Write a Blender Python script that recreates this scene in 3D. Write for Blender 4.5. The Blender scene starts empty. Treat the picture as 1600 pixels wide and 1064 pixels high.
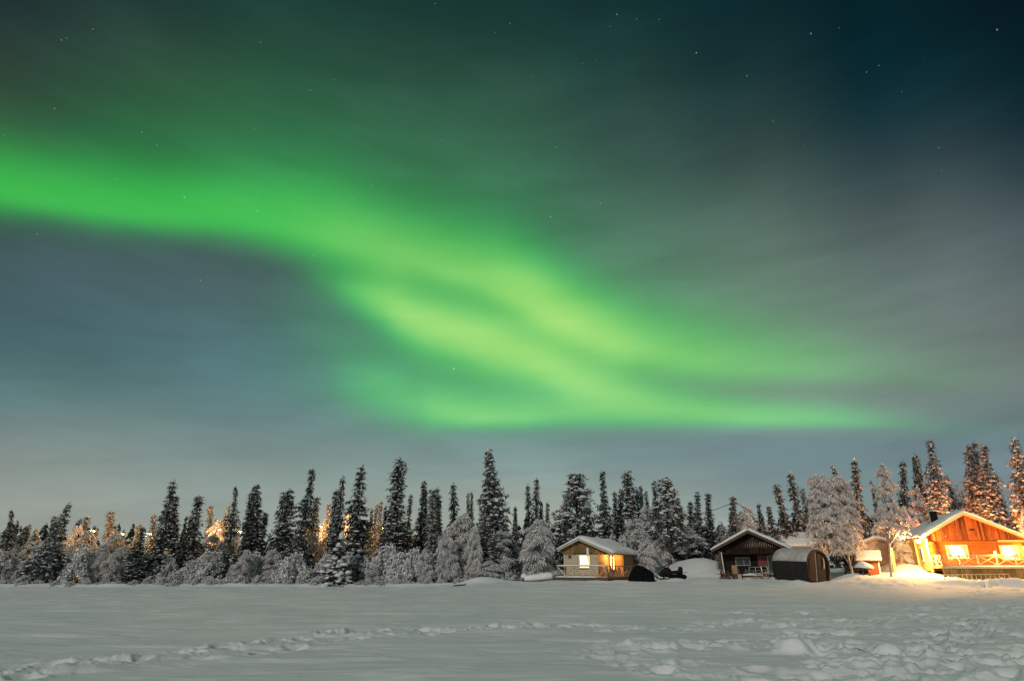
import bpy, math, random
import numpy as np
from mathutils import Vector, Matrix

sc = bpy.context.scene
COL = sc.collection
R = math.radians
# ---------------------------------------------------------------- camera
F = 955.0                       # focal length in photo pixels (1600 wide)
PITCH = math.atan(352.0 / F)    # horizon sits 352 px below the image centre
CH = 1.7
cam_d = bpy.data.cameras.new('camera')
cam_d.sensor_width = 36.0
cam_d.lens = F * 36.0 / 1600.0
cam_d.clip_end = 4000
cam = bpy.data.objects.new('camera', cam_d)
COL.objects.link(cam)
cam.location = (0, 0, CH)
cam.rotation_euler = (math.pi / 2 + PITCH, 0, 0)
sc.camera = cam
sc.view_settings.view_transform = 'Standard'
sc.view_settings.look = 'None'
sc.view_settings.exposure = 0.0
sc.view_settings.gamma = 1.0
sc.cycles.use_denoising = True
sc.cycles.max_bounces = 6
sc.cycles.sample_clamp_indirect = 4.0

CP, SP = math.cos(PITCH), math.sin(PITCH)
def ray(px, py):
    xc = (px - 800.0) / F
    yc = (532.0 - py) / F
    return xc, CP - yc * SP, SP + yc * CP
def at(px, py, Y):
    d = ray(px, py)
    t = Y / d[1]
    return d[0] * t, Y, CH + d[2] * t
def azel(px, py):
    x, y, z = ray(px, py)
    n = math.sqrt(x * x + y * y + z * z)
    return math.atan2(x, y), math.asin(z / n)
def to_px(x, y, z):
    z -= CH
    dep = y * CP + z * SP
    return 800 + F * x / dep, 532 - F * (-y * SP + z * CP) / dep
def lin(c):
    return tuple((v / 255 / 12.92) if v / 255 <= 0.04045 else ((v / 255 + 0.055) / 1.055) ** 2.4 for v in c)

# ---------------------------------------------------------------- world: night sky with aurora
world = bpy.data.worlds.new('World')
sc.world = world
world.use_nodes = True
wt = world.node_tree
for n in list(wt.nodes):
    wt.nodes.remove(n)
def N(t, kind):
    return t.nodes.new(kind)
def link(t, a, b):
    t.links.new(a, b)
def setin(t, sock, v):
    if isinstance(v, bpy.types.NodeSocket):
        t.links.new(v, sock)
    else:
        sock.default_value = v
def M(t, op, a, b=None, c=None, clamp=False):
    n = N(t, 'ShaderNodeMath'); n.operation = op; n.use_clamp = clamp
    setin(t, n.inputs[0], a)
    if b is not None: setin(t, n.inputs[1], b)
    if c is not None: setin(t, n.inputs[2], c)
    return n.outputs[0]
def VM(t, op, a, b=None, s=None):
    n = N(t, 'ShaderNodeVectorMath'); n.operation = op
    setin(t, n.inputs[0], a)
    if b is not None: setin(t, n.inputs[1], b)
    if s is not None: setin(t, n.inputs['Scale'], s)
    return n.outputs['Value'] if op in ('DISTANCE', 'DOT_PRODUCT', 'LENGTH') else n.outputs[0]
def mixc(t, f, a, b, mode='MIX'):
    n = N(t, 'ShaderNodeMix'); n.data_type = 'RGBA'; n.blend_type = mode
    setin(t, n.inputs[0], f); setin(t, n.inputs[6], a); setin(t, n.inputs[7], b)
    return n.outputs[2]
def smooth(t, x, a, b, lo=0.0, hi=1.0):
    n = N(t, 'ShaderNodeMapRange'); n.interpolation_type = 'SMOOTHSTEP'
    setin(t, n.inputs[0], x)
    n.inputs[1].default_value = a; n.inputs[2].default_value = b
    n.inputs[3].default_value = lo; n.inputs[4].default_value = hi
    return n.outputs[0]

tc = N(wt, 'ShaderNodeTexCoord')
DIR = VM(wt, 'NORMALIZE', tc.outputs['Generated'])
sep = N(wt, 'ShaderNodeSeparateXYZ'); link(wt, DIR, sep.inputs[0])
AZ = M(wt, 'ARCTAN2', sep.outputs[0], sep.outputs[1])
EL = M(wt, 'ARCSINE', sep.outputs[2])
A0, A1, E0, E1 = R(-62), R(62), R(-4), R(90)
UA = M(wt, 'DIVIDE', M(wt, 'SUBTRACT', AZ, A0), A1 - A0, clamp=True)
VE = M(wt, 'DIVIDE', M(wt, 'SUBTRACT', EL, E0), E1 - E0, clamp=True)

# slow cloud structure that bends every layer a little
cmb = N(wt, 'ShaderNodeCombineXYZ')
setin(wt, cmb.inputs[0], M(wt, 'MULTIPLY', AZ, 1.6)); setin(wt, cmb.inputs[1], M(wt, 'MULTIPLY', M(wt, 'ADD', EL, M(wt, 'MULTIPLY', AZ, 0.06)), 6.0))
nz = N(wt, 'ShaderNodeTexNoise'); link(wt, cmb.outputs[0], nz.inputs['Vector'])
nz.inputs['Scale'].default_value = 1.7; nz.inputs['Detail'].default_value = 4.0; nz.inputs['Roughness'].default_value = 0.5
CL = nz.outputs[0]
nz2 = N(wt, 'ShaderNodeTexNoise'); link(wt, DIR, nz2.inputs['Vector'])
nz2.inputs['Scale'].default_value = 4.0; nz2.inputs['Detail'].default_value = 2.0
CL2 = nz2.outputs[0]
cmb3 = N(wt, 'ShaderNodeCombineXYZ')
setin(wt, cmb3.inputs[0], M(wt, 'MULTIPLY', AZ, 2.4)); setin(wt, cmb3.inputs[1], M(wt, 'MULTIPLY', M(wt, 'SUBTRACT', EL, M(wt, 'MULTIPLY', AZ, 0.05)), 13.0))
nz3 = N(wt, 'ShaderNodeTexNoise'); link(wt, cmb3.outputs[0], nz3.inputs['Vector'])
nz3.inputs['Scale'].default_value = 1.3; nz3.inputs['Detail'].default_value = 5.0; nz3.inputs['Distortion'].default_value = 0.6
CL3 = nz3.outputs[0]
VEW = M(wt, 'ADD', VE, M(wt, 'MULTIPLY', M(wt, 'SUBTRACT', CL, 0.5), 0.03))

# base night sky colours, read at points of the photograph and laid out by azimuth and elevation
GX = [0, 200, 400, 800, 1200, 1400, 1600]
GY = [0, 100, 200, 300, 400, 500, 600, 700, 800, 884]
GC = [
 [(28,46,48),(56,68,60),(50,68,62),(54,74,74),(64,84,90),(68,100,104),(78,116,118),(130,143,139),(154,160,150),(146,150,142)],
 [(24,52,54),(54,72,62),(46,76,66),(54,80,76),(72,88,94),(74,103,108),(82,118,122),(129,146,142),(158,164,154),(150,156,148)],
 [(24,58,54),(46,72,62),(50,86,74),(56,88,78),(76,94,96),(78,108,110),(84,122,126),(122,146,144),(150,160,152),(156,162,152)],
 [(22,52,52),(36,68,60),(56,88,76),(60,94,84),(72,104,98),(84,112,106),(96,124,120),(116,144,146),(164,172,160),(172,176,160)],
 [(8,36,42),(14,46,52),(42,64,66),(68,90,84),(102,120,114),(106,124,118),(128,132,126),(110,138,146),(148,164,160),(160,168,158)],
 [(6,30,38),(6,40,48),(10,50,60),(64,80,82),(100,114,112),(106,120,118),(124,130,126),(106,132,140),(134,150,150),(146,154,148)],
 [(8,24,32),(4,32,40),(4,38,48),(50,68,78),(84,98,103),(100,114,116),(118,124,122),(98,124,132),(118,134,138),(130,140,138)],
]
G = np.array([[lin(c) for c in row] for row in GC])
def grid_col(px, py):
    px = min(max(px, GX[0]), GX[-1]); py = min(max(py, GY[0]), GY[-1])
    i = min(max(np.searchsorted(GX, px) - 1, 0), len(GX) - 2); j = min(max(np.searchsorted(GY, py) - 1, 0), len(GY) - 2)
    a = (px - GX[i]) / (GX[i + 1] - GX[i]); b = (py - GY[j]) / (GY[j + 1] - GY[j])
    return (G[i, j] * (1 - a) + G[i + 1, j] * a) * (1 - b) + (G[i, j + 1] * (1 - a) + G[i + 1, j + 1] * a) * b
azc = [-50, -37, -25, -12, 0, 12, 25, 37, 50]
elc = [-4, 0, 3, 6, 9, 12, 16, 20, 24, 28, 32, 36, 40, 45, 50, 60]
def dir_px(az, el):
    x, y, z = math.cos(el) * math.sin(az), math.cos(el) * math.cos(az), math.sin(el)
    return to_px(x, y, z + CH)
ramps = []
for a in azc:
    rn = N(wt, 'ShaderNodeValToRGB'); cr = rn.color_ramp; cr.interpolation = 'B_SPLINE'
    for k, e in enumerate(elc):
        pos = (R(e) - E0) / (E1 - E0)
        if k < 2:
            el_ = cr.elements[k]; el_.position = pos
        else:
            el_ = cr.elements.new(pos)
        px, py = dir_px(R(a), R(e))
        c = grid_col(px, py)
        el_.color = (*c, 1)
    link(wt, VEW, rn.inputs[0])
    ramps.append(rn.outputs[0])
base = ramps[0]
for i in range(len(azc) - 1):
    base = mixc(wt, smooth(wt, AZ, R(azc[i]), R(azc[i + 1])), base, ramps[i + 1])
# thin cloud streaks, greyer than the sky behind
cf = M(wt, 'MULTIPLY', smooth(wt, CL, 0.34, 0.72, 0.89, 1.14), smooth(wt, CL3, 0.35, 0.68, 0.95, 1.055))
base = VM(wt, 'SCALE', base, s=cf)

def fcurve(src, pts):
    n = N(wt, 'ShaderNodeFloatCurve')
    c = n.mapping.curves[0]
    pts = sorted(pts)
    c.points[0].location = pts[0]; c.points[1].location = pts[-1]
    for p in pts[1:-1]:
        c.points.new(*p)
    n.mapping.update()
    link(wt, src, n.inputs['Value'])
    return n.outputs[0]
def ua_of(az): return (az - A0) / (A1 - A0)
def ve_of(el): return (el - E0) / (E1 - E0)
def band(rows, amp_scale=1.0, warp=0.012):
    """rows: (px, py of the ridge, brightness, width above, width below), all in photo pixels"""
    C, Am, SU, SD = [], [], [], []
    for px, py, a, su, sd in rows:
        az, el = azel(px, py)
        u = ua_of(az)
        C.append((u, ve_of(el))); Am.append((u, a))
        SU.append((u, 4 * abs(ve_of(azel(px, py - su)[1]) - ve_of(el))))
        SD.append((u, 4 * abs(ve_of(azel(px, py + sd)[1]) - ve_of(el))))
    V = M(wt, 'ADD', VE, M(wt, 'MULTIPLY', M(wt, 'SUBTRACT', CL2, 0.5), warp))
    d = M(wt, 'SUBTRACT', V, fcurve(UA, C))
    up = M(wt, 'GREATER_THAN', d, 0.0)
    su = fcurve(UA, SU); sd = fcurve(UA, SD)
    s = M(wt, 'MULTIPLY', M(wt, 'ADD', sd, M(wt, 'MULTIPLY', up, M(wt, 'SUBTRACT', su, sd))), 0.25)
    q = M(wt, 'DIVIDE', d, M(wt, 'MAXIMUM', s, 0.002))
    g = M(wt, 'EXPONENT', M(wt, 'MULTIPLY', M(wt, 'MULTIPLY', q, q), -1.0))
    return M(wt, 'MULTIPLY', M(wt, 'MULTIPLY', g, M(wt, 'MAXIMUM', fcurve(UA, Am), 0.0)), amp_scale)

b1 = band([(-400,240,.20,100,50),(-100,285,.50,80,38),(0,302,.56,70,30),(200,330,.58,68,28),(400,350,.58,70,32),(500,368,.58,80,38),(600,396,.56,76,42),
           (700,422,.54,78,32),(800,457,.70,76,34),(900,507,.78,66,38),(1000,543,.66,62,40),(1100,565,.50,66,34),(1200,573,.33,62,26),(1300,578,.19,56,22),(1400,584,.08,50,20),(1700,590,0,40,25)])
b2 = band([(300,400,0,30,30),(430,420,0,30,30),(500,436,.14,28,26),(550,452,.42,30,30),(600,471,.68,38,38),(650,494,.82,40,46),(700,508,.74,42,50),(750,525,.68,44,50),(800,545,.64,44,46),
           (850,568,.64,46,42),(900,592,.60,42,40),(1000,620,.44,34,34),(1100,636,.28,28,24),(1200,646,.18,26,18),(1300,652,.10,26,15),(1400,660,.03,25,15),(1700,670,0,25,15)])
b3 = band([(350,590,0,60,50),(480,595,.05,60,50),(550,605,.22,50,42),(600,618,.34,48,38),(650,637,.42,44,28),(720,651,.66,40,18),(800,652,.60,36,18),(900,648,.46,32,20),
           (1000,648,.42,30,20),(1100,650,.42,30,17),(1200,653,.38,30,14),(1300,657,.30,28,12),(1400,663,.14,24,10),(1480,667,.05,20,10),(1700,670,0,20,10)], 1.0, 0.006)
b0 = band([(-400,240,.03,170,60),(0,285,.10,150,50),(200,300,.16,170,60),(400,330,.18,180,60),(600,400,.21,180,70),(800,470,.22,190,120),(1000,520,.16,165,90),
           (1150,550,.11,170,70),(1300,580,.075,170,60),(1500,600,.03,150,60),(1700,600,0,100,60)])
fl = band([(350,500,0,40,60),(420,480,.03,50,60),(490,500,.09,60,70),(560,530,.15,70,75),(640,560,.22,80,80),(750,560,.27,90,80),(850,560,.27,90,80),(950,575,.18,70,60),(1050,600,.02,60,45),(1150,630,.0,50,40),(1700,650,0,50,30)])
S_ = M(wt, 'ADD', M(wt, 'ADD', b1, b2), M(wt, 'ADD', b3, M(wt, 'ADD', b0, fl)))
S_ = M(wt, 'MULTIPLY', S_, smooth(wt, CL, 0.3, 0.7, 0.93, 1.07))
# soft shoulder so that crossing bands do not pile up
S_ = M(wt, 'MULTIPLY', M(wt, 'TANH', M(wt, 'MULTIPLY', S_, 1.05)), 0.98)
S2 = M(wt, 'POWER', M(wt, 'MAXIMUM', S_, 0.0), 4.2)
aur = VM(wt, 'ADD', VM(wt, 'SCALE', (0.018, 0.70, 0.042), s=S_), VM(wt, 'SCALE', (0.66, 0.13, 0.14), s=M(wt, 'MULTIPLY', S2, smooth(wt, AZ, R(-27), R(-9), 0.16, 1.0))))
base = VM(wt, 'SCALE', base, s=M(wt, 'SUBTRACT', 1.0, M(wt, 'MULTIPLY', S_, 0.45)))
skyc = VM(wt, 'ADD', base, aur)

STARS = [(288,308,1.0),(313,438,.8),(709,576,1.6),(860,339,1.0),(938,318,.8),(964,23,.8),(1088,83,1.0),(1267,53,.9),(1558,47,.9),(1167,119,.7),(1373,103,.4),
 (222,207,.5),(245,226,.45),(490,400,.6),(403,308,.4),(402,330,.6),(580,290,.5),(550,312,.5),(485,141,.5),(407,67,.4),(85,170,.5),(96,63,.45),(145,46,.45),
 (58,366,.5),(625,268,.4),(797,37,.4),(680,6,.45),(995,30,.4),(868,230,.5),(1208,190,.45),(1467,231,.45),(916,443,.35),(180,280,.4),(1030,31,.35)]
star = None
for px, py, b in STARS:
    x, y, z = ray(px, py); n_ = math.sqrt(x * x + y * y + z * z)
    dd = VM(wt, 'DISTANCE', DIR, (x / n_, y / n_, z / n_))
    rad = 0.00062 + 0.00036 * b
    v = M(wt, 'MULTIPLY', M(wt, 'LESS_THAN', dd, rad), 0.06 + 0.16 * b)
    star = v if star is None else M(wt, 'ADD', star, v)
vor = N(wt, 'ShaderNodeTexVoronoi'); vor.feature = 'F1'; vor.inputs['Scale'].default_value = 55.0
link(wt, DIR, vor.inputs['Vector'])
sepc = N(wt, 'ShaderNodeSeparateColor'); link(wt, vor.outputs['Color'], sepc.inputs[0])
faint = M(wt, 'MULTIPLY', M(wt, 'LESS_THAN', vor.outputs['Distance'], 0.045), M(wt, 'MULTIPLY', M(wt, 'GREATER_THAN', sepc.outputs[0], 0.60), M(wt, 'MULTIPLY', sepc.outputs[1], 0.13)))
faint = M(wt, 'MULTIPLY', faint, smooth(wt, EL, R(12), R(35)))
skyc = VM(wt, 'ADD', skyc, VM(wt, 'SCALE', (0.9, 1.0, 0.95), s=M(wt, 'ADD', star, faint)))
# unseen sky overhead and behind the camera, brightened to add ambient light
back = M(wt, 'ADD', smooth(wt, sep.outputs[1], 0.35, -0.5), smooth(wt, EL, R(52), R(75)), clamp=True)
skyc = VM(wt, 'ADD', skyc, VM(wt, 'SCALE', (0.105, 0.130, 0.115), s=back))
bg = N(wt, 'ShaderNodeBackground'); bg.inputs['Strength'].default_value = 1.0
link(wt, skyc, bg.inputs['Color'])
wo = N(wt, 'ShaderNodeOutputWorld'); link(wt, bg.outputs[0], wo.inputs[0])
world.cycles.sampling_method = 'MANUAL'
world.cycles.sample_map_resolution = 512

# ---------------------------------------------------------------- the moon, behind the camera to the left
MOON_AZ, MOON_EL = R(206), R(27)
sd_ = bpy.data.lights.new('moon', 'SUN'); sd_.energy = 1.27; sd_.angle = R(6); sd_.color = (1.0, 0.90, 0.84)
moon = bpy.data.objects.new('moon', sd_); COL.objects.link(moon)
mdir = Vector((-math.sin(MOON_AZ) * math.cos(MOON_EL), -math.cos(MOON_AZ) * math.cos(MOON_EL), -math.sin(MOON_EL)))
moon.rotation_euler = mdir.to_track_quat('-Z', 'Y').to_euler()
moon.location = (-20, -40, 40)

# ---------------------------------------------------------------- helpers
rng = np.random.default_rng(7)
random.seed(11)
def tag(o, label=None, cat=None, group=None, kind=None):
    if label: o['label'] = label
    if cat: o['category'] = cat
    if group: o['group'] = group
    if kind: o['kind'] = kind
    return o
def empty(name, loc, rz=0.0, label=None, cat=None, group=None):
    o = bpy.data.objects.new(name, None); COL.objects.link(o)
    o.empty_display_size = 0.3
    o.location = loc; o.rotation_euler = (0, 0, rz)
    return tag(o, label, cat, group)
def mesh_np(name, verts, faces, mats, smooth_=False, mat_idx=None):
    """verts (n,3); faces: list of (m,k) integer arrays"""
    me = bpy.data.meshes.new(name)
    verts = np.asarray(verts, dtype=np.float32)
    loops = np.concatenate([f.ravel() for f in faces]).astype(np.int32)
    sizes = np.concatenate([np.full(len(f), f.shape[1], np.int32) for f in faces])
    starts = np.concatenate([[0], np.cumsum(sizes)[:-1]]).astype(np.int32)
    me.vertices.add(len(verts)); me.vertices.foreach_set('co', verts.ravel())
    me.loops.add(len(loops)); me.loops.foreach_set('vertex_index', loops)
    me.polygons.add(len(sizes)); me.polygons.foreach_set('loop_start', starts); me.polygons.foreach_set('loop_total', sizes)
    if mat_idx is not None: me.polygons.foreach_set('material_index', np.asarray(mat_idx, np.int32))
    me.polygons.foreach_set('use_smooth', np.full(len(sizes), bool(smooth_)))
    for m in (mats if isinstance(mats, (list, tuple)) else [mats]): me.materials.append(m)
    me.update(calc_edges=True); me.validate()
    return me
def link_mesh(name, me, parent=None):
    o = bpy.data.objects.new(name, me); COL.objects.link(o)
    if parent is not None: o.parent = parent
    return o
class MB:
    """collects boxes, beams, tubes and prisms and links them as one mesh object"""
    def __init__(s): s.v = []; s.f = []; s.m = []; s.cur = 0
    def mat(s, i): s.cur = i; return s
    def add(s, vs, fs):
        b = len(s.v); s.v += [tuple(map(float, v)) for v in vs]
        for f in fs: s.f.append(tuple(b + i for i in f)); s.m.append(s.cur)
        return s
    def box(s, x0, x1, y0, y1, z0, z1):
        vs = [(x0,y0,z0),(x1,y0,z0),(x1,y1,z0),(x0,y1,z0),(x0,y0,z1),(x1,y0,z1),(x1,y1,z1),(x0,y1,z1)]
        return s.add(vs, [(0,3,2,1),(4,5,6,7),(0,1,5,4),(1,2,6,5),(2,3,7,6),(3,0,4,7)])
    def beam(s, p, q, w, h=None, up=(0, 0, 1)):
        h = w if h is None else h
        p, q = Vector(p), Vector(q); d = (q - p).normalized(); up = Vector(up)
        if abs(d.dot(up)) > 0.98: up = Vector((0, 1, 0))
        a = d.cross(up).normalized() * (w / 2); b = a.cross(d).normalized() * (h / 2)
        vs = [p-a-b, p+a-b, p+a+b, p-a+b, q-a-b, q+a-b, q+a+b, q-a+b]
        return s.add(vs, [(0,3,2,1),(4,5,6,7),(0,1,5,4),(1,2,6,5),(2,3,7,6),(3,0,4,7)])
    def tube(s, pts, rad, n=8, cap=True):
        pts = [Vector(p) for p in pts]
        if not hasattr(rad, '__len__'): rad = [rad] * len(pts)
        rings = []
        for i, p in enumerate(pts):
            d = (pts[min(i + 1, len(pts) - 1)] - pts[max(i - 1, 0)]).normalized()
            up = Vector((0, 0, 1)) if abs(d.z) < 0.9 else Vector((1, 0, 0))
            a = d.cross(up).normalized(); b = d.cross(a)
            rings.append([p + (a * math.cos(t) + b * math.sin(t)) * rad[i] for t in [2 * math.pi * k / n for k in range(n)]])
        vs = [v for r in rings for v in r]; fs = []
        for i in range(len(pts) - 1):
            for k in range(n):
                fs.append((i*n+k, i*n+(k+1)%n, (i+1)*n+(k+1)%n, (i+1)*n+k))
        if cap: fs += [tuple(range(n))[::-1], tuple((len(pts)-1)*n + k for k in range(n))]
        return s.add(vs, fs)
    def prism(s, poly, y0, y1):
        """poly in (x,z), extruded along y"""
        n = len(poly)
        vs = [(x, y0, z) for x, z in poly] + [(x, y1, z) for x, z in poly]
        fs = [tuple(range(n)), tuple(range(2*n-1, n-1, -1))]
        for k in range(n): fs.append((k, n+k, n+(k+1)%n, (k+1)%n))
        return s.add(vs, fs)
    def build(s, name, mats, parent=None, smooth_=False):
        me = bpy.data.meshes.new(name); me.from_pydata(s.v, [], s.f)
        mats = mats if isinstance(mats, (list, tuple)) else [mats]
        for m in mats: me.materials.append(m)
        for p, i in zip(me.polygons, s.m): p.material_index = i; p.use_smooth = smooth_
        me.update()
        bm_fix(me)
        return link_mesh(name, me, parent)
import bmesh
def bm_fix(me):
    bm = bmesh.new(); bm.from_mesh(me); bmesh.ops.recalc_face_normals(bm, faces=bm.faces); bm.to_mesh(me); bm.free()

# numpy value noise
def _hash(ix, iy, seed):
    h = (ix.astype(np.int64) * 374761393 + iy.astype(np.int64) * 668265263 + seed * 1442695041) & 0x7fffffff
    h = ((h ^ (h >> 13)) * 1274126177) & 0x7fffffff
    return ((h ^ (h >> 16)) & 0xffff) / 65535.0
def vnoise(x, y, seed=0):
    x = np.asarray(x, float); y = np.asarray(y, float)
    ix, iy = np.floor(x), np.floor(y); fx, fy = x - ix, y - iy
    fx = fx * fx * fx * (fx * (fx * 6 - 15) + 10); fy = fy * fy * fy * (fy * (fy * 6 - 15) + 10)
    ix = ix.astype(np.int64); iy = iy.astype(np.int64)
    a = _hash(ix, iy, seed); b = _hash(ix + 1, iy, seed); c = _hash(ix, iy + 1, seed); d = _hash(ix + 1, iy + 1, seed)
    return (a * (1 - fx) + b * fx) * (1 - fy) + (c * (1 - fx) + d * fx) * fy
def fbm(x, y, seed=0, oct_=4):
    s = 0; a = 0.5
    for o in range(oct_):
        s = s + a * vnoise(x * 2 ** o, y * 2 ** o, seed + o * 17); a *= 0.5
    return s / (1 - 0.5 ** oct_)
def sstep(x, a, b):
    t = np.clip((np.asarray(x, float) - a) / (b - a), 0, 1); return t * t * (3 - 2 * t)

# ---------------------------------------------------------------- materials
def new_mat(name):
    m = bpy.data.materials.new(name); m.use_nodes = True
    t = m.node_tree; b = t.nodes['Principled BSDF']
    return m, t, b
def noise(t, scale, detail=3, rough=0.55, vec=None, coord='Object'):
    n = N(t, 'ShaderNodeTexNoise'); n.inputs['Scale'].default_value = scale
    n.inputs['Detail'].default_value = detail; n.inputs['Roughness'].default_value = rough
    if vec is None:
        c = N(t, 'ShaderNodeTexCoord'); vec = c.outputs[coord]
    link(t, vec, n.inputs['Vector'])
    return n.outputs[0]
def ramp(t, f, stops):
    n = N(t, 'ShaderNodeValToRGB'); cr = n.color_ramp
    for k, (p, c) in enumerate(stops):
        e = cr.elements[k] if k < 2 else cr.elements.new(p)
        e.position = p; e.color = (*c, 1)
    link(t, f, n.inputs[0]); return n.outputs[0]
def bump(t, b, h, strength=0.3, dist=0.05):
    n = N(t, 'ShaderNodeBump'); n.inputs['Strength'].default_value = strength; n.inputs['Distance'].default_value = dist
    link(t, h, n.inputs['Height']); link(t, n.outputs[0], b.inputs['Normal'])
def mat_noise(name, c0, c1, scale=4.0, rough=0.8, detail=4, bmp=0.0, bscale=None, spec=0.3, metal=0.0):
    m, t, b = new_mat(name)
    link(t, ramp(t, noise(t, scale, detail), [(0.3, c0), (0.7, c1)]), b.inputs['Base Color'])
    b.inputs['Roughness'].default_value = rough; b.inputs['Specular IOR Level'].default_value = spec; b.inputs['Metallic'].default_value = metal
    if bmp: bump(t, b, noise(t, bscale or scale * 3, 4), bmp, 0.03)
    return m
def mat_wood(name, c0, c1, axis='X', rough=0.75, island=0.35, spec=0.25):
    """planks: grain stretched along the board, each board its own tone"""
    m, t, b = new_mat(name)
    c = N(t, 'ShaderNodeTexCoord'); mp = N(t, 'ShaderNodeMapping')
    mp.inputs['Scale'].default_value = {'X': (1.2, 18, 18), 'Y': (18, 1.2, 18), 'Z': (18, 18, 1.2)}[axis]
    link(t, c.outputs['Object'], mp.inputs[0])
    g = noise(t, 1.0, 5, 0.6, mp.outputs[0])
    col = ramp(t, g, [(0.28, c0), (0.72, c1)])
    geo = N(t, 'ShaderNodeNewGeometry')
    k = M(t, 'ADD', M(t, 'MULTIPLY', geo.outputs['Random Per Island'], 2 * island), 1 - island)
    blot = M(t, 'ADD', M(t, 'MULTIPLY', noise(t, 1.1, 3), 0.5), 0.75)
    col = VM(t, 'SCALE', col, s=M(t, 'MULTIPLY', k, blot))
    link(t, col, b.inputs['Base Color']); b.inputs['Roughness'].default_value = rough; b.inputs['Specular IOR Level'].default_value = spec
    bump(t, b, g, 0.25, 0.02)
    return m
def mat_emit(name, col, strength):
    m, t, b = new_mat(name)
    b.inputs['Base Color'].default_value = (*[min(1, c * 0.8) for c in col], 1)
    b.inputs['Emission Color'].default_value = (*col, 1); b.inputs['Emission Strength'].default_value = strength
    b.inputs['Roughness'].default_value = 0.6
    return m
def mat_curtain(name, col, strength):
    """lamp-lit curtain cloth: folds and weave show as a change in the light that comes through"""
    m, t, b = new_mat(name)
    c = N(t, 'ShaderNodeTexCoord'); mp = N(t, 'ShaderNodeMapping'); mp.inputs['Scale'].default_value = (14, 14, 1.0)
    link(t, c.outputs['Object'], mp.inputs[0])
    g = noise(t, 1.0, 2, 0.5, mp.outputs[0])
    b.inputs['Base Color'].default_value = (0.7, 0.6, 0.4, 1)
    b.inputs['Emission Color'].default_value = (*col, 1)
    link(t, M(t, 'MULTIPLY', M(t, 'ADD', M(t, 'MULTIPLY', g, 1.5), 0.15), strength), b.inputs['Emission Strength'])
    return m
def mat_glass(name):
    m, t, b = new_mat(name)
    tr = N(t, 'ShaderNodeBsdfTransparent'); gl = N(t, 'ShaderNodeBsdfGlossy'); gl.inputs['Roughness'].default_value = 0.03
    fr = N(t, 'ShaderNodeFresnel'); fr.inputs[0].default_value = 1.5
    mx = N(t, 'ShaderNodeMixShader'); link(t, fr.outputs[0], mx.inputs[0]); link(t, tr.outputs[0], mx.inputs[1]); link(t, gl.outputs[0], mx.inputs[2])
    link(t, mx.outputs[0], t.nodes['Material Output'].inputs[0])
    return m

def make_snow():
    m, t, b = new_mat('lake_snow')
    c = N(t, 'ShaderNodeTexCoord')
    p = c.outputs['Object']
    col = ramp(t, noise(t, 0.35, 5, 0.6, p), [(0.3, (0.66, 0.705, 0.705)), (0.7, (0.79, 0.81, 0.80))])
    link(t, col, b.inputs['Base Color'])
    b.inputs['Roughness'].default_value = 0.85; b.inputs['Specular IOR Level'].default_value = 0.15
    mp = N(t, 'ShaderNodeMapping'); mp.inputs['Scale'].default_value = (0.5, 2.2, 1); link(t, p, mp.inputs[0])
    h = M(t, 'ADD', M(t, 'MULTIPLY', noise(t, 2.2, 4, 0.6, mp.outputs[0]), 0.8), M(t, 'MULTIPLY', noise(t, 24, 4, 0.7, p), 0.22))
    grain = M(t, 'ADD', M(t, 'MULTIPLY', noise(t, 45, 3, 0.7, p), 0.16), 0.92)
    link(t, VM(t, 'SCALE', col, s=grain), b.inputs['Base Color'])
    bump(t, b, h, 0.40, 0.10)
    return m
MS = {}
MS['snow'] = make_snow()
MS['roof_snow'] = mat_noise('roof_snow', (0.72, 0.73, 0.72), (0.82, 0.82, 0.81), 2.0, 0.85, 4, 0.3, 9.0, 0.15)
MS['tree_snow'] = mat_noise('tree_snow', (0.54, 0.55, 0.55), (0.82, 0.82, 0.82), 3.5, 0.9, 4, 0.5, 14.0, 0.1)
MS['needles'] = mat_noise('needles', (0.016, 0.022, 0.017), (0.05, 0.058, 0.046), 3.0, 0.85, 3, 0, None, 0.15)
def make_needles(name, stops):
    m, t, b = new_mat(name)
    geo = N(t, 'ShaderNodeNewGeometry')
    link(t, ramp(t, geo.outputs['Random Per Island'], stops), b.inputs['Base Color'])
    b.inputs['Roughness'].default_value = 0.9; b.inputs['Specular IOR Level'].default_value = 0.1
    return m
MS['dusted'] = make_needles('frosted_needles', [(0.0, (0.014, 0.020, 0.018)), (0.48, (0.036, 0.046, 0.043)), (0.78, (0.16, 0.175, 0.17)), (1.0, (0.40, 0.42, 0.415))])
MS['rimed'] = make_needles('rimed_needles', [(0.0, (0.05, 0.046, 0.038)), (0.35, (0.16, 0.155, 0.145)), (0.7, (0.30, 0.30, 0.295)), (1.0, (0.46, 0.46, 0.46))])
MS['needle_snow'] = mat_noise('needle_snow', (0.44, 0.46, 0.46), (0.76, 0.77, 0.77), 4.5, 0.9, 4, 0.5, 14.0, 0.1)
def make_frost(name, c0, c1, c2):
    m, t, b = new_mat(name)
    geo = N(t, 'ShaderNodeNewGeometry')
    f = M(t, 'ADD', M(t, 'MULTIPLY', geo.outputs['Random Per Island'], 0.55), M(t, 'MULTIPLY', noise(t, 2.0, 2), 0.45))
    link(t, ramp(t, f, [(0.15, c0), (0.45, c1), (0.8, c2)]), b.inputs['Base Color'])
    b.inputs['Roughness'].default_value = 0.9; b.inputs['Specular IOR Level'].default_value = 0.1
    return m
MS['frost'] = make_frost('frost', (0.10, 0.085, 0.075), (0.62, 0.60, 0.59), (0.92, 0.92, 0.92))
MS['frost_dim'] = make_frost('frost_dim', (0.07, 0.065, 0.06), (0.58, 0.58, 0.58), (0.92, 0.92, 0.92))
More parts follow.
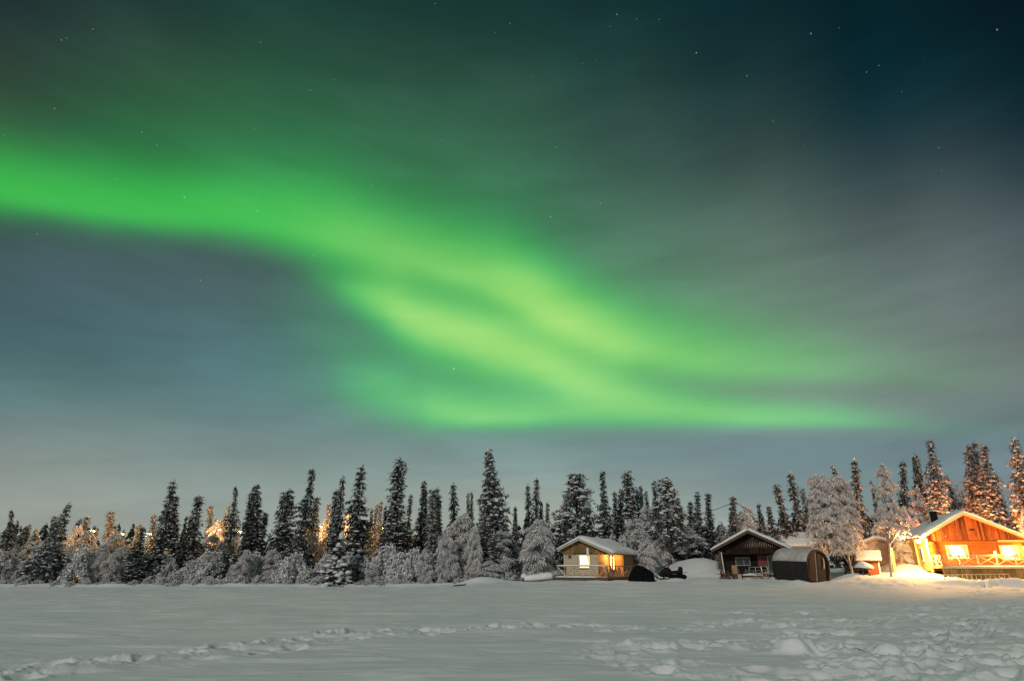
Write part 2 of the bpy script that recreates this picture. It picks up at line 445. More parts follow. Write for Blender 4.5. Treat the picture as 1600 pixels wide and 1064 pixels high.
MS['frost_warmlit'] = make_frost('frost_warmlit', (0.20, 0.12, 0.095), (0.72, 0.63, 0.59), (0.93, 0.90, 0.88))  # pinkish light put into the frost colour; dark end is red-brown twigs
MS['bark'] = mat_noise('bark', (0.05, 0.038, 0.03), (0.14, 0.11, 0.09), 8.0, 0.9, 4, 0.6, 20)
MS['birch_bark'] = mat_noise('birch_bark', (0.10, 0.085, 0.075), (0.42, 0.39, 0.36), 5.0, 0.85, 5, 0.5, 16)
MS['tan_lit'] = mat_wood('tan_lit', (0.50, 0.39, 0.26), (0.66, 0.54, 0.39), 'X', 0.7, 0.10)  # warm spill light put into the tan of the front boards
MS['tan_shaded'] = mat_wood('tan_shaded', (0.20, 0.13, 0.07), (0.32, 0.22, 0.12), 'Y', 0.7, 0.12)  # darker copy of the tan boards, side shade put into the colour
MS['gable_brown'] = mat_wood('gable_brown', (0.14, 0.085, 0.03), (0.28, 0.18, 0.07), 'Z', 0.75, 0.3)
MS['rail_wood'] = mat_wood('rail_wood', (0.34, 0.28, 0.19), (0.52, 0.45, 0.33), 'X', 0.8, 0.2)
MS['dark_board'] = mat_wood('dark_board', (0.006, 0.004, 0.003), (0.018, 0.011, 0.007), 'Z', 0.85, 0.4)
MS['old_board'] = mat_wood('old_board', (0.006, 0.004, 0.003), (0.034, 0.017, 0.008), 'Z', 0.85, 0.75)
MS['dark_fascia'] = mat_wood('dark_fascia', (0.06, 0.04, 0.03), (0.12, 0.08, 0.06), 'X', 0.85, 0.2)
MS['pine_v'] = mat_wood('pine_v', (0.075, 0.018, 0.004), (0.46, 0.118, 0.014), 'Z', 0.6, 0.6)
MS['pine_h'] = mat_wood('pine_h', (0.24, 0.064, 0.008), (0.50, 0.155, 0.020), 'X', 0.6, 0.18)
MS['pine_rail'] = mat_wood('pine_rail', (0.58, 0.43, 0.19), (0.74, 0.58, 0.31), 'X', 0.7, 0.12)
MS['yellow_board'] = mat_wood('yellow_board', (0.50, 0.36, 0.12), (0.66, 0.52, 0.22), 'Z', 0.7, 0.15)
MS['white_trim'] = mat_noise('white_trim', (0.62, 0.60, 0.55), (0.78, 0.76, 0.72), 3, 0.6)
MS['grey_trim'] = mat_noise('grey_trim', (0.20, 0.20, 0.18), (0.33, 0.32, 0.29), 5, 0.6)
MS['red_door'] = mat_noise('red_door', (0.10, 0.028, 0.026), (0.18, 0.05, 0.045), 3, 0.6)
MS['black'] = mat_noise('black', (0.008, 0.007, 0.007), (0.018, 0.017, 0.016), 6, 0.8, 4, 0, None, 0.12)
MS['tarp'] = mat_noise('tarp', (0.004, 0.005, 0.005), (0.009, 0.010, 0.010), 5, 0.95, 4, 0.6, 4, 0.04)
MS['felt'] = mat_noise('felt', (0.010, 0.010, 0.010), (0.024, 0.022, 0.020), 6, 0.75, 4, 0.3, 10)
MS['sauna_wood'] = mat_wood('sauna_wood', (0.020, 0.010, 0.007), (0.055, 0.026, 0.016), 'Z', 0.7, 0.35)
MS['sauna_door'] = mat_wood('sauna_door', (0.016, 0.010, 0.006), (0.042, 0.025, 0.015), 'Z', 0.7, 0.3)
MS['metal'] = mat_noise('metal', (0.42, 0.38, 0.36), (0.6, 0.56, 0.52), 6, 0.4, 3, 0, None, 0.5, 0.6)
MS['dark_metal'] = mat_noise('dark_metal', (0.02, 0.02, 0.02), (0.05, 0.05, 0.05), 6, 0.5, 3, 0, None, 0.5, 0.3)
MS['dark_glass'] = mat_noise('dark_glass', (0.012, 0.028, 0.026), (0.022, 0.045, 0.04), 1.5, 0.12, 2, 0, None, 0.5)
MS['glass'] = mat_glass('glass')
MS['card'] = mat_noise('card', (0.30, 0.19, 0.11), (0.42, 0.28, 0.17), 4, 0.85)
MS['pale_box'] = mat_noise('pale_box', (0.50, 0.36, 0.22), (0.62, 0.48, 0.32), 4, 0.85)
MS['grey_plastic'] = mat_noise('grey_plastic', (0.05, 0.05, 0.05), (0.09, 0.09, 0.085), 4, 0.5)
MS['brick_house'] = mat_noise('brick_house', (0.24, 0.15, 0.055), (0.36, 0.24, 0.09), 3, 0.85)
MS['beige_wall'] = mat_wood('beige_wall', (0.42, 0.31, 0.20), (0.54, 0.41, 0.27), 'Z', 0.75, 0.08)
MS['red_log'] = mat_wood('red_log', (0.22, 0.06, 0.015), (0.38, 0.13, 0.035), 'X', 0.7, 0.2)
MS['pole_wood'] = mat_noise('pole_wood', (0.09, 0.075, 0.065), (0.2, 0.17, 0.15), 6, 0.85)
MS['wire'] = mat_noise('wire', (0.015, 0.015, 0.016), (0.03, 0.03, 0.03), 6, 0.5)
MS['log_end'] = mat_noise('log_end', (0.16, 0.11, 0.07), (0.28, 0.2, 0.13), 14, 0.85)
MS['curtain_warm'] = mat_curtain('curtain_warm', (1.0, 0.82, 0.46), 2.3)
MS['curtain_hot'] = mat_curtain('curtain_hot', (1.0, 0.68, 0.26), 5.0)
MS['curtain_side'] = mat_curtain('curtain_side', (1.0, 0.56, 0.13), 0.75)
MS['bulb_warm'] = mat_emit('bulb_warm', (1.0, 0.62, 0.25), 6)
MS['bulb_yellow'] = mat_emit('bulb_yellow', (1.0, 0.80, 0.45), 45)
MS['bulb_amber'] = mat_emit('bulb_amber', (1.0, 0.55, 0.2), 12)

def lamp(name, loc, power, col, parent, radius=0.12):
    d = bpy.data.lights.new(name, 'POINT'); d.energy = power; d.color = col; d.shadow_soft_size = radius
    o = bpy.data.objects.new(name, d); COL.objects.link(o); o.location = loc
    if parent is not None: o.parent = parent
    return o

# ---------------------------------------------------------------- the ground: snowy lake rising into the shore
BPX = [-600, 0, 640, 720, 780, 870, 960, 1060, 1120, 1200, 1300, 1340, 1400, 1450, 1600, 2200]
BZ  = [0.05, 0.10, 0.12, 0.22, 0.42, 0.58, 0.56, 0.60, 0.66, 0.62, 0.62, 0.85, 1.05, 1.15, 1.2, 1.2]
SLPX = [-600, 0, 700, 800, 1000, 1060, 1120, 1180, 1400, 2200]
SLZ  = [0.03, 0.03, 0.035, 0.04, 0.05, 0.12, 0.13, 0.05, 0.05, 0.05]
MOUNDS = []     # (x, y, height, radius x, radius y)
def mound(px, Y, h, rx, ry):
    MOUNDS.append((at(px, 895, Y)[0], Y, h, rx, ry))
mound(758, 52.5, 0.42, 2.0, 1.1); mound(742, 52.2, 0.15, 1.2, 0.8); mound(930, 50.5, 0.14, 0.9, 0.5); mound(965, 50.0, 0.18, 1.2, 0.5)
mound(1041, 51.5, 0.16, 0.8, 0.4); mound(1058, 51.0, 0.20, 0.7, 0.5); mound(1190, 52.0, 0.10, 2.5, 0.7)
mound(1416, 54.5, 0.85, 1.9, 1.6); mound(1440, 50.2, 0.32, 0.9, 0.9); mound(1405, 57.5, 0.9, 2.0, 1.5)
mound(1500, 45.8, 0.22, 2.2, 0.5); mound(1560, 45.2, 0.3, 1.8, 0.5); mound(1590, 45.2, 0.26, 1.2, 0.5)
mound(1330, 50.5, 0.32, 1.4, 0.8); mound(1100, 60.5, 0.75, 2.6, 2.8); mound(1072, 61.5, 0.42, 3.6, 2.6); mound(1052, 59.0, 0.12, 1.2, 1.0); mound(1225, 50.0, 0.12, 1.6, 0.6); mound(1248, 48.6, 0.16, 0.8, 0.4); mound(1300, 48.3, 0.10, 0.7, 0.4)
TRACKS = []     # polylines of trodden snow in photo pixels -> ground
def on_lake(px, py):
    d = ray(px, py); t = -CH / d[2]; return d[0] * t, d[1] * t
def track(pts, w, amp): TRACKS.append((np.array([on_lake(*p) for p in pts]), w, amp))
track([(-150,1080),(0,1052),(120,1036),(260,1022),(400,1004),(520,991),(620,985),(720,984),(800,978),(880,975),(960,980),(1060,982),(1130,972),(1220,968)], 0.75, 1.0)
track([(330,1028),(420,1018),(520,1002),(640,990),(760,984)], 0.6, 0.5)
track([(940,1020),(960,1032),(1000,1044),(1060,1056),(1160,1066)], 0.55, 0.9)
track([(985,1008),(1060,1008),(1130,1012),(1190,1010),(1235,1008),(1300,1014),(1400,1024),(1500,1030),(1620,1040)], 0.75, 1.15)
track([(1090,958),(1160,956),(1230,958),(1290,952)], 0.8, 0.7)
track([(1120,972),(1200,980),(1260,974),(1300,962),(1240,956)], 0.6, 0.7)
track([(1200,1000),(1290,985),(1380,970),(1460,950),(1530,930),(1590,915)], 1.0, 1.0)
track([(1400,1060),(1450,1020),(1500,985),(1560,950),(1620,925)], 1.0, 1.0)
track([(980,1000),(1070,1040),(1180,1050),(1290,1064)], 0.5, 0.5)
def seg_dist(x, y, P):
    best = np.full(x.shape, 1e9)
    for (ax, ay), (bx, by) in zip(P[:-1], P[1:]):
        dx, dy = bx - ax, by - ay; L2 = dx * dx + dy * dy
        t = np.clip(((x - ax) * dx + (y - ay) * dy) / L2, 0, 1)
        best = np.minimum(best, np.hypot(x - ax - t * dx, y - ay - t * dy))
    return best
def bank(x, y):
    y_ = np.maximum(np.asarray(y, float), 3.0)
    px = 800 + 1018 * np.asarray(x, float) / y_
    rise = sstep(y, 40, 52)
    z = np.interp(px, BPX, BZ) * rise
    z = z + np.interp(px, SLPX, SLZ) * np.clip(np.asarray(y, float) - 56, 0, 15)
    return z
def ground(x, y):
    z = bank(x, y)
    for mx, my, h, rx, ry in MOUNDS:
        z = z + h * np.exp(-((x - mx) / rx) ** 2 - ((y - my) / ry) ** 2)
    return z
FOOT = []
for P, w, amp in TRACKS:
    for (ax, ay), (bx, by) in zip(P[:-1], P[1:]):
        L = math.hypot(bx - ax, by - ay); n = max(1, int(L / 0.34))
        for k in range(n):
            t = (k + random.random() * 0.6) / n
            if random.random() < 0.75:
                FOOT.append((ax + (bx - ax) * t + random.gauss(0, w * 0.35), ay + (by - ay) * t + random.gauss(0, w * 0.35), random.uniform(0.14, 0.26), random.uniform(0.08, 0.18) * amp))
for k in range(300):      # the much-trodden field in front of the lit cabin
    py = 925 + 150 * random.random() ** 1.1; px = 1230 + 460 * random.random() ** 0.75
    if px < 1250 + (1064 - py) * 0.6 and random.random() < 0.7: continue
    x, y = on_lake(px, py)
    FOOT.append((x, y, random.uniform(0.13, 0.26), random.uniform(0.05, 0.13)))
CLODS = [on_lake(1235, 1018) + (0.36, 0.24), on_lake(950, 984) + (0.2, 0.09), on_lake(268, 1026) + (0.26, 0.06), on_lake(1160, 1018) + (0.25, 0.10), on_lake(1480, 1008) + (0.3, 0.12), on_lake(1390, 1018) + (0.26, 0.15), on_lake(1215, 982) + (0.3, 0.14)]
def full_ground(x, y):
    z = ground(x, y)
    near = 1 - sstep(y, 60, 120)
    z = z + near * (0.10 * (fbm(x * 0.12, y * 0.30, 3, 3) - 0.5) + 0.05 * (fbm(x * 0.35, y * 1.1, 9, 4) - 0.5))
    px = 800 + 1018 * x / np.maximum(y, 3)
    # soft drift ripples on the open lake
    z = z + 0.045 * near * sstep(fbm(x * 0.25 + 7, y * 0.9, 41, 3), 0.5, 0.68) + 0.02 * near * sstep(fbm(x * 0.6, y * 2.4, 141, 3), 0.52, 0.66)
    churn = np.zeros_like(x)
    for P, w, amp in TRACKS:
        d = seg_dist(x, y, P)
        churn = np.maximum(churn, amp * np.exp(-(d / (w * 1.1)) ** 2))
    fld = sstep(px, 1240, 1420) * (1 - sstep(y, 34, 44)) * sstep(y, 4, 7) * 0.46
    churn = np.maximum(churn, fld * (0.35 + 0.65 * sstep(fbm(x * 0.5, y * 0.5, 77, 3), 0.4, 0.65)))
    lump = fbm(x * 1.1, y * 1.7, 21, 4); ridg = 1 - np.abs(2 * fbm(x * 0.7 + 3, y * 1.2, 33, 3) - 1)
    z = z + churn * (0.09 * (lump - 0.5) + 0.05 * (ridg - 0.7))
    slab = sstep(fbm(x * 0.9 + 11, y * 1.7, 63, 4), 0.50, 0.60); chip = sstep(fbm(x * 3.7 + 5, y * 4.6, 83, 3), 0.52, 0.60)
    z = z + churn * (0.060 * slab + 0.035 * chip - 0.05)
    for fx, fy, r, dpt in FOOT:
        m = (np.abs(x - fx) < 3 * r) & (np.abs(y - fy) < 3 * r)
        if m.any():
            q = ((x[m] - fx) ** 2 + (y[m] - fy) ** 2) / (r * r)
            z[m] += -dpt * np.exp(-q ** 2 * 0.9) + 0.22 * dpt * np.exp(-((np.sqrt(q) - 1.45) / 0.35) ** 2) * (0.4 + 1.2 * fbm(x[m] * 4, y[m] * 4, 19, 2))
    for cx, cy, r, h in CLODS:
        q = np.hypot((x - cx) * 0.8, y - cy) / r * (1 + 1.3 * (fbm(x * 3, y * 3, 5, 3) - 0.5))
        z = z + h * (1 - sstep(q, 0.45, 1.2)) * (0.55 + 0.9 * (fbm(x * 2.6, y * 2.6, 15, 4) - 0.1))
    # rough snow edge along the shore
    edge = np.exp(-((y - 50 - 2.5 * (fbm(x * 0.2, y * 0, 8, 2) - 0.5)) / 1.6) ** 2)
    z = z + edge * 0.22 * (fbm(x * 0.8, y * 0.8, 51, 3) - 0.40)
    return z
_old_full = full_ground
def full_ground(x, y):
    px = 800 + 1018 * x / np.maximum(y, 3)
    z = _old_full(x, y)
    yard = sstep(px, 1310, 1350) * sstep(y, 43, 47) * (1 - sstep(y, 56, 60))
    z = z + yard * (0.30 * (fbm(x * 0.9, y * 0.9, 91, 4) - 0.5) + 0.10 * (fbm(x * 3.0, y * 3.0, 95, 3) - 0.5))
    shore = 52.9 + 1.2 * (fbm(x * 0.25, y * 0 + 3, 61, 3) - 0.5)
    return z + (1 - sstep(px, 690, 760)) * 0.22 * sstep(y, shore, shore + 0.9)
def build_ground():
    a_in = np.linspace(-R(46), R(46), 860)
    a_out = np.linspace(R(46), R(314), 60)[1:-1]
    ang = np.concatenate([a_in, a_out]); na = len(ang)
    rad = np.concatenate([[0.6, 1.6, 3.0, 4.5], np.geomspace(6.0, 90, 520), np.geomspace(95, 1800, 40)]); nr = len(rad)
    Rr, Aa = np.meshgrid(rad, ang, indexing='ij')
    x = (Rr * np.sin(Aa)).ravel(); y = (Rr * np.cos(Aa)).ravel()
    z = np.zeros_like(x)
    m = y > 2
    z[m] = full_ground(x[m], y[m])
    idx = np.arange(nr * na).reshape(nr, na)
    a, b = idx[:-1, :], idx[1:, :]
    f = np.stack([a, b, np.roll(b, -1, 1), np.roll(a, -1, 1)], -1).reshape(-1, 4)[:, ::-1]
    me = mesh_np('snow_ground', np.stack([x, y, z], 1), [f], MS['snow'], True)
    o = link_mesh('snow_ground', me); o['kind'] = 'structure'
    bm_check = me.polygons[1000].normal.z
    if bm_check < 0: me.flip_normals()
    return o
build_ground()
def gz(x, y): return float(ground(np.array([float(x)]), np.array([float(y)]))[0])
def foot(px, Y):
    py = 900.0
    for _ in range(4):
        x = at(px, py, Y)[0]; z = gz(x, Y); py = to_px(x, Y, z)[1]
    return x, Y, z
# ---------------------------------------------------------------- buildings
def roof_snow(mb, a, b, c, d, th, nu=10, nv=14, seed=0, rough=0.05):
    """a pillow of snow on the quad a-b-c-d (a,b along the eave; d,c along the ridge): soft rounded rim, uneven top"""
    a, b, c, d = map(Vector, (a, b, c, d))
    n = (b - a).cross(d - a).normalized()
    if n.z < 0: n = -n
    top, bot = [], []
    for j in range(nv + 1):
        for i in range(nu + 1):
            u, v = i / nu, j / nv
            p = (a * (1 - u) + b * u) * (1 - v) + (d * (1 - u) + c * u) * v
            e = min(u, 1 - u) * nu * 0.8; e2 = v * nv * 0.8
            k = min(1, 0.45 + 0.55 * min(1, e)) * min(1, 0.5 + 0.5 * min(1, e2))
            h = th * k + rough * (float(vnoise(p.x * 1.3 + seed, p.y * 1.3 + p.z, 3)) - 0.5)
            top.append(p + n * h); bot.append(p)
    vs = top + bot; o = len(top); w = nu + 1; fs = []
    for j in range(nv):
        for i in range(nu):
            q = j * w + i
            fs.append((q, q + 1, q + w + 1, q + w)); fs.append((o + q, o + q + w, o + q + w + 1, o + q + 1))
    rim = [i for i in range(w)] + [j * w + nu for j in range(1, nv + 1)] + [nv * w + i for i in range(nu - 1, -1, -1)] + [j * w for j in range(nv - 1, 0, -1)]
    for k in range(len(rim)):
        p, q = rim[k], rim[(k + 1) % len(rim)]
        fs.append((p, o + p, o + q, q))
    mb.add(vs, fs)
def snow_pile(name, parent, x0, x1, y0, y1, z, th, seed=0):
    mb = MB(); roof_snow(mb, (x0, y0, z), (x1, y0, z), (x1, y1, z), (x0, y1, z), th, 14, 8, seed, th * 0.7)
    return mb.build(name, MS['roof_snow'], parent, True)
def hboards(mb, x0, x1, y, z0, z1, bh=0.16, th=0.03, axis='x', out=-1, gaps=()):
    """lapped horizontal boards on the plane y (axis x) or x=y (axis y); gaps are (a0,a1,z0,z1) openings"""
    n = max(1, round((z1 - z0) / bh)); h = (z1 - z0) / n
    for k in range(n):
        a, b = z0 + k * h, z0 + (k + 1) * h - 0.012
        runs = [(x0, x1)]
        for g0, g1, gz0, gz1 in gaps:
            if a < gz1 - 0.02 and b > gz0 + 0.02:
                nr = []
                for r0, r1 in runs:
                    if g0 > r0: nr.append((r0, min(g0, r1)))
                    if g1 < r1: nr.append((max(g1, r0), r1))
                runs = [r for r in nr if r[1] - r[0] > 0.02]
        for r0, r1 in runs:
            t = th * random.uniform(0.85, 1.15)
            lo, hi = (y, y + out * t) if out > 0 else (y + out * t, y)
            if axis == 'x': mb.box(r0, r1, lo, hi, a, b)
            else: mb.box(lo, hi, r0, r1, a, b)
def vboards(mb, x0, x1, y, zlo, ztop, bw=0.13, th=0.03, out=-1):
    """upright boards on the plane y from zlo to the roof line ztop(x)"""
    n = max(1, round((x1 - x0) / bw)); w = (x1 - x0) / n
    for k in range(n):
        a, b = x0 + k * w, x0 + (k + 1) * w - 0.014
        t = th * random.uniform(0.7, 1.3); za, zb = ztop(a), ztop(b)
        lo, hi = (y + out * t, y) if out < 0 else (y, y + out * t)
        if min(za, zb) < zlo + 0.02:
            if max(za, zb) < zlo + 0.05: continue
            za = max(za, zlo + 0.01); zb = max(zb, zlo + 0.01)
        vs = [(a, lo, zlo), (b, lo, zlo), (b, lo, zb), (a, lo, za), (a, hi, zlo), (b, hi, zlo), (b, hi, zb), (a, hi, za)]
        mb.add(vs, [(0,1,2,3), (5,4,7,6), (0,4,5,1), (1,5,6,2), (2,6,7,3), (3,7,4,0)])
def window(parent, x0, x1, z0, z1, y, frame_m, pane_m, curtain=None, mull=(), fw=0.07, name='window', side=None, depth=0.018):
    """front window: frame mesh with pane and curtain as sub-parts"""
    mb = MB()
    mb.box(x0 - fw, x0, y - 0.07, y + 0.05, z0 - fw, z1 + fw); mb.box(x1, x1 + fw, y - 0.07, y + 0.05, z0 - fw, z1 + fw)
    mb.box(x0, x1, y - 0.07, y + 0.05, z1, z1 + fw); mb.box(x0, x1, y - 0.09, y + 0.05, z0 - fw, z0)
    for q in mull: mb.box(q - 0.025, q + 0.025, y - 0.05, y + 0.03, z0, z1)
    w = mb.build(name, frame_m, parent)
    p = MB().box(x0, x1, y - 0.012, y - 0.006, z0, z1).build('pane', pane_m, w)
    if curtain is not None:
        nx = 24; vs = []; fs = []
        for i in range(nx + 1):
            x = x0 + (x1 - x0) * i / nx; yy = y + depth + 0.010 * math.sin(i * 2.1)
            vs += [(x, yy, z0), (x, yy, z1)]
        for i in range(nx): fs.append((2*i, 2*i+2, 2*i+3, 2*i+1))
        MB().add(vs, fs).build('curtain', curtain, w, True)
        for q0, q1, b0, b1 in ((x0, x0 + (x1 - x0) * 0.10, x0, x0 + (x1 - x0) * 0.20), (x1 - (x1 - x0) * 0.28, x1, x1 - (x1 - x0) * 0.10, x1)):
            zs = z0 + (z1 - z0) * np.linspace(0, 1, 7); vs = []; fs = []
            for i in range(7):
                k = 1 - (i / 6) ** 1.5
                l_, r__ = q0 * (1 - k) + b0 * k, q1 * (1 - k) + b1 * k
                for j in range(5): vs.append((l_ + (r__ - l_) * j / 4, y + 0.004 + 0.003 * math.sin(j * 2.5), zs[i]))
            for i in range(6):
                for j in range(4): fs.append((i*5+j, i*5+j+1, i*5+j+6, i*5+j+5))
            MB().add(vs, fs).build('curtain', MS['curtain_side'], w, True)
    return w
def gable_roof(parent, L, Rr, apex, zl, zr, y0, y1, th=0.12, snow=0.18, fascia=None, roof_m=None, seed=0):
    """two slopes from the ridge (x=0) out to x=-L and x=Rr; returns the roof-line function"""
    mb = MB(); t = th
    for sx, ze in ((-L, zl), (Rr, zr)):
        poly = [(0, apex), (sx, ze), (sx, ze - t), (0, apex - t)]
        mb.prism(poly, y0 + 0.03, y1 - 0.03)
    rf = mb.build('roof', roof_m or MS['dark_fascia'], parent)
    for yy in (y0, y1 - 0.028):
        fb = MB()
        for sx, ze in ((-L, zl), (Rr, zr)):
            poly = [(0, apex + 0.01), (sx * 1.004, ze + 0.01), (sx * 1.004, ze - t - 0.06), (0, apex - t - 0.06)]
            fb.prism(poly, yy, yy + 0.028)
        fb.build('fascia', fascia or MS['dark_fascia'], rf)
    sm = MB(); o = 0.06
    for sx, ze, nu in ((-L, zl, 10), (Rr, zr, 10)):
        k = o / abs(sx); ex, ez = sx * (1 + k), ze - (apex - ze) * k
        roof_snow(sm, (ex, y0 - o, ez + 0.012), (ex, y1 + o, ez + 0.012), (0, y1 + o, apex + 0.012), (0, y0 - o, apex + 0.012), snow * 1.2, 20, 12, seed, 0.13)
    sm.build('snow_cover', MS['roof_snow'], rf, True)
    return lambda x: (apex - t - 0.005 + (zl - apex) * (-x / L)) if x < 0 else (apex - t - 0.005 + (zr - apex) * (x / Rr))
def railing(parent, pts, z0, z1, mat, posts, style='V', snow=True, name='railing'):
    """posts: list of (x,y); braces between consecutive posts"""
    mb = MB(); pw = 0.09
    for x, y in posts: mb.box(x - pw/2, x + pw/2, y - pw/2, y + pw/2, z0 - 0.05, z1 + 0.03)
    for k, ((xa, ya), (xb, yb)) in enumerate(zip(posts[:-1], posts[1:])):
        mb.beam((xa, ya, z1), (xb, yb, z1), 0.12, 0.05)
        mb.beam((xa, ya, z0 + 0.06), (xb, yb, z0 + 0.06), 0.05, 0.07)
        if style == 'X':
            mb.beam((xa, ya, z0 + 0.1), (xb, yb, z1 - 0.05), 0.045, 0.06); mb.beam((xa, ya, z1 - 0.05), (xb, yb, z0 + 0.1), 0.04, 0.06)
            mb.beam((xa, ya, z1 - 0.1), (xb, yb, z1 - 0.1), 0.04, 0.05)
        else:
            xm, ym = (xa + xb) / 2, (ya + yb) / 2
            mb.beam((xa, ya, z1 - 0.04), (xm, ym, z0 + 0.1), 0.055, 0.085); mb.beam((xb, yb, z1 - 0.04), (xm, ym, z0 + 0.1), 0.05, 0.085)
    r = mb.build(name, mat, parent)
    return r

# --- tan cabin with the V-braced terrace
ox, oy, oz = at(904, 842, 53.4); oz = 0.56
c1 = empty('log_cabin', (ox, oy, oz), -R(27), 'small tan cabin with glowing window, snowy roof and V-braced terrace railing', 'cabin')
rl = gable_roof(c1, 1.95, 2.9, 3.30, 2.45, 2.10, 0.0, 7.9, 0.10, 0.22, mat_wood('pale_fascia', (0.34, 0.29, 0.23), (0.48, 0.42, 0.34), 'X', 0.7, 0.1), MS['gable_brown'], 1)
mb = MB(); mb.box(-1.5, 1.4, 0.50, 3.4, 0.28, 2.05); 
w1 = mb.build('wall', MS['tan_shaded'], c1)
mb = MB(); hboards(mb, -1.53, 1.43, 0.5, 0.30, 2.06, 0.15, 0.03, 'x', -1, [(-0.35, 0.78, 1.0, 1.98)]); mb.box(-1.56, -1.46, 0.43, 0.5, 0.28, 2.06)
mb.build('front_cladding', MS['tan_lit'], w1)
mb = MB(); hboards(mb, 0.48, 3.4, 1.4, 0.30, 2.06, 0.15, 0.03, 'y', 1); mb.build('side_cladding', MS['tan_shaded'], w1)
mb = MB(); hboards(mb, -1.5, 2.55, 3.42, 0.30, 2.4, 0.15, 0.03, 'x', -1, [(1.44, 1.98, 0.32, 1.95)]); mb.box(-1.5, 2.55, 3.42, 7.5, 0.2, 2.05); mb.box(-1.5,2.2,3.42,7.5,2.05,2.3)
mb.build('wall', MS['tan_shaded'], c1)
mb = MB(); vboards(mb, -1.62, 2.62, 0.46, 2.08, rl, 0.15); mb.box(-1.6, 2.6, 0.40, 0.46, 2.04, 2.12); mb.build('gable', MS['gable_brown'], c1)
MB().box(0.52, 0.72, 0.36, 0.42, 2.02, 2.55).build('bracket', MS['white_trim'], c1)
wn = window(c1, -0.33, 0.76, 1.02, 1.96, 0.47, MS['tan_lit'], MS['glass'], MS['curtain_warm'], (), 0.08)
MB().box(-0.62, 1.0, 0.38, 0.45, 2.06, 2.13).build('lintel', MS['black'], c1)
mb = MB(); mb.add([(-0.33, 0.472, 1.96), (-0.16, 0.472, 1.96), (-0.12, 0.472, 1.5), (-0.2, 0.472, 1.02), (-0.33, 0.472, 1.02)], [(0, 1, 2, 3, 4)]); mb.build('side_curtain', MS['rail_wood'], wn)
mb = MB(); mb.box(-1.16, -0.86, 0.40, 0.46, 1.74, 2.0); v_ = mb.build('vent', MS['grey_trim'], c1); MB().box(-1.06, -0.90, 0.385, 0.398, 1.78, 1.96).build('grille', MS['black'], v_)
# porch door with a lit pane, and the amber lamp under the eave
mb = MB(); mb.box(1.46, 1.56, 3.34, 3.42, 0.32, 2.0); mb.box(1.86, 1.96, 3.34, 3.42, 0.32, 2.0); mb.box(1.56, 1.86, 3.34, 3.42, 1.9, 2.0); mb.box(1.56, 1.86, 3.34, 3.42, 0.32, 0.85)
dr = mb.build('door', MS['gable_brown'], c1); MB().box(1.56, 1.86, 3.36, 3.37, 0.85, 1.9).build('pane', MS['curtain_hot'], dr)
mb = MB(); mb.tube([(1.75, 3.0, 2.02), (1.75, 3.0, 1.93)], [0.10, 0.07], 10); lp = mb.build('porch_lamp', MS['dark_metal'], c1)
MB().tube([(1.75, 3.0, 1.93), (1.75, 3.0, 1.86)], [0.065, 0.04], 10).build('bulb', MS['bulb_amber'], lp)
lamp('porch_light', (1.95, 2.6, 1.80), 170, (1.0, 0.42, 0.10), c1, 0.08)
mb = MB(); mb.box(2.62, 2.72, 3.3, 3.4, 0.3, 2.1); mb.build('porch_post', MS['gable_brown'], c1); MB().box(2.62, 2.72, 0.42, 0.52, 0.3, 2.15).build('porch_post', MS['gable_brown'], c1)
mb = MB(); 
for k in range(40):
    mb.box(-1.5 + k * 0.1075, -1.5 + k * 0.1075 + 0.1, -1.3, 6.2, 0.20, 0.28)
mb.box(-1.5, 2.8, -1.33, -1.30, 0.06, 0.27); mb.box(2.80, 2.83, -1.3, 6.2, 0.06, 0.27)
dk = mb.build('deck', MS['dark_fascia'], c1)
snow_pile('snow_cover', dk, -1.6, 1.9, -1.38, 0.40, 0.285, 0.12, 4)
for k in range(3): pass
rg = railing(c1, None, 0.28, 1.12, MS['rail_wood'], [(-1.42, -1.25), (-0.02, -1.25), (1.38, -1.25), (2.74, -1.25)], 'V')
mb = MB(); roof_snow(mb, (-1.5, -1.34, 1.15), (2.8, -1.34, 1.15), (2.8, -1.16, 1.15), (-1.5, -1.16, 1.15), 0.10, 16, 4, 3, 0.05); mb.build('snow_cover', MS['roof_snow'], rg, True)
railing(c1, None, 0.28, 1.12, MS['rail_wood'], [(2.74, -1.25), (2.74, -0.2), (2.74, 0.85), (2.74, 1.9), (2.74, 2.95), (2.74, 4.0), (2.74, 5.05), (2.74, 6.1)], 'V')
railing(c1, None, 0.28, 1.12, MS['rail_wood'], [(-1.42, -1.25), (-1.42, 0.42)], 'V')

# --- dark cabin with the deep eaves
ox, oy, oz = at(1168, 828, 54.5); oz = 0.64
c2 = empty('dark_cabin', (ox, oy, oz), -R(23), 'dark brown cabin with deep eaves, red door and snowy gable roof behind the rounded hut', 'cabin')
rl = gable_roof(c2, 3.15, 3.30, 3.92, 2.36, 2.30, 0.0, 8.5, 0.16, 0.19, MS['dark_fascia'], MS['black'], 2)
mb = MB(); vboards(mb, -2.7, 2.75, 0.85, 2.12, rl, 0.14, 0.04); mb.box(-2.9, 2.95, 0.80, 0.92, 2.02, 2.12); mb.build('gable', MS['old_board'], c2)
mb = MB(); vboards(mb, -2.55, 2.6, 1.9, 0.05, lambda x: 2.5, 0.15, 0.03); mb.box(-2.55, 2.6, 1.9, 8.1, 0.0, 2.28); mb.build('wall', MS['dark_board'], c2)
mb = MB(); mb.box(-2.62, -2.48, 0.35, 0.49, 0, 2.3); mb.build('porch_post', MS['dark_fascia'], c2)
mb = MB(); mb.box(2.5, 2.64, 0.35, 0.49, 0, 2.25); mb.build('porch_post', MS['dark_fascia'], c2)
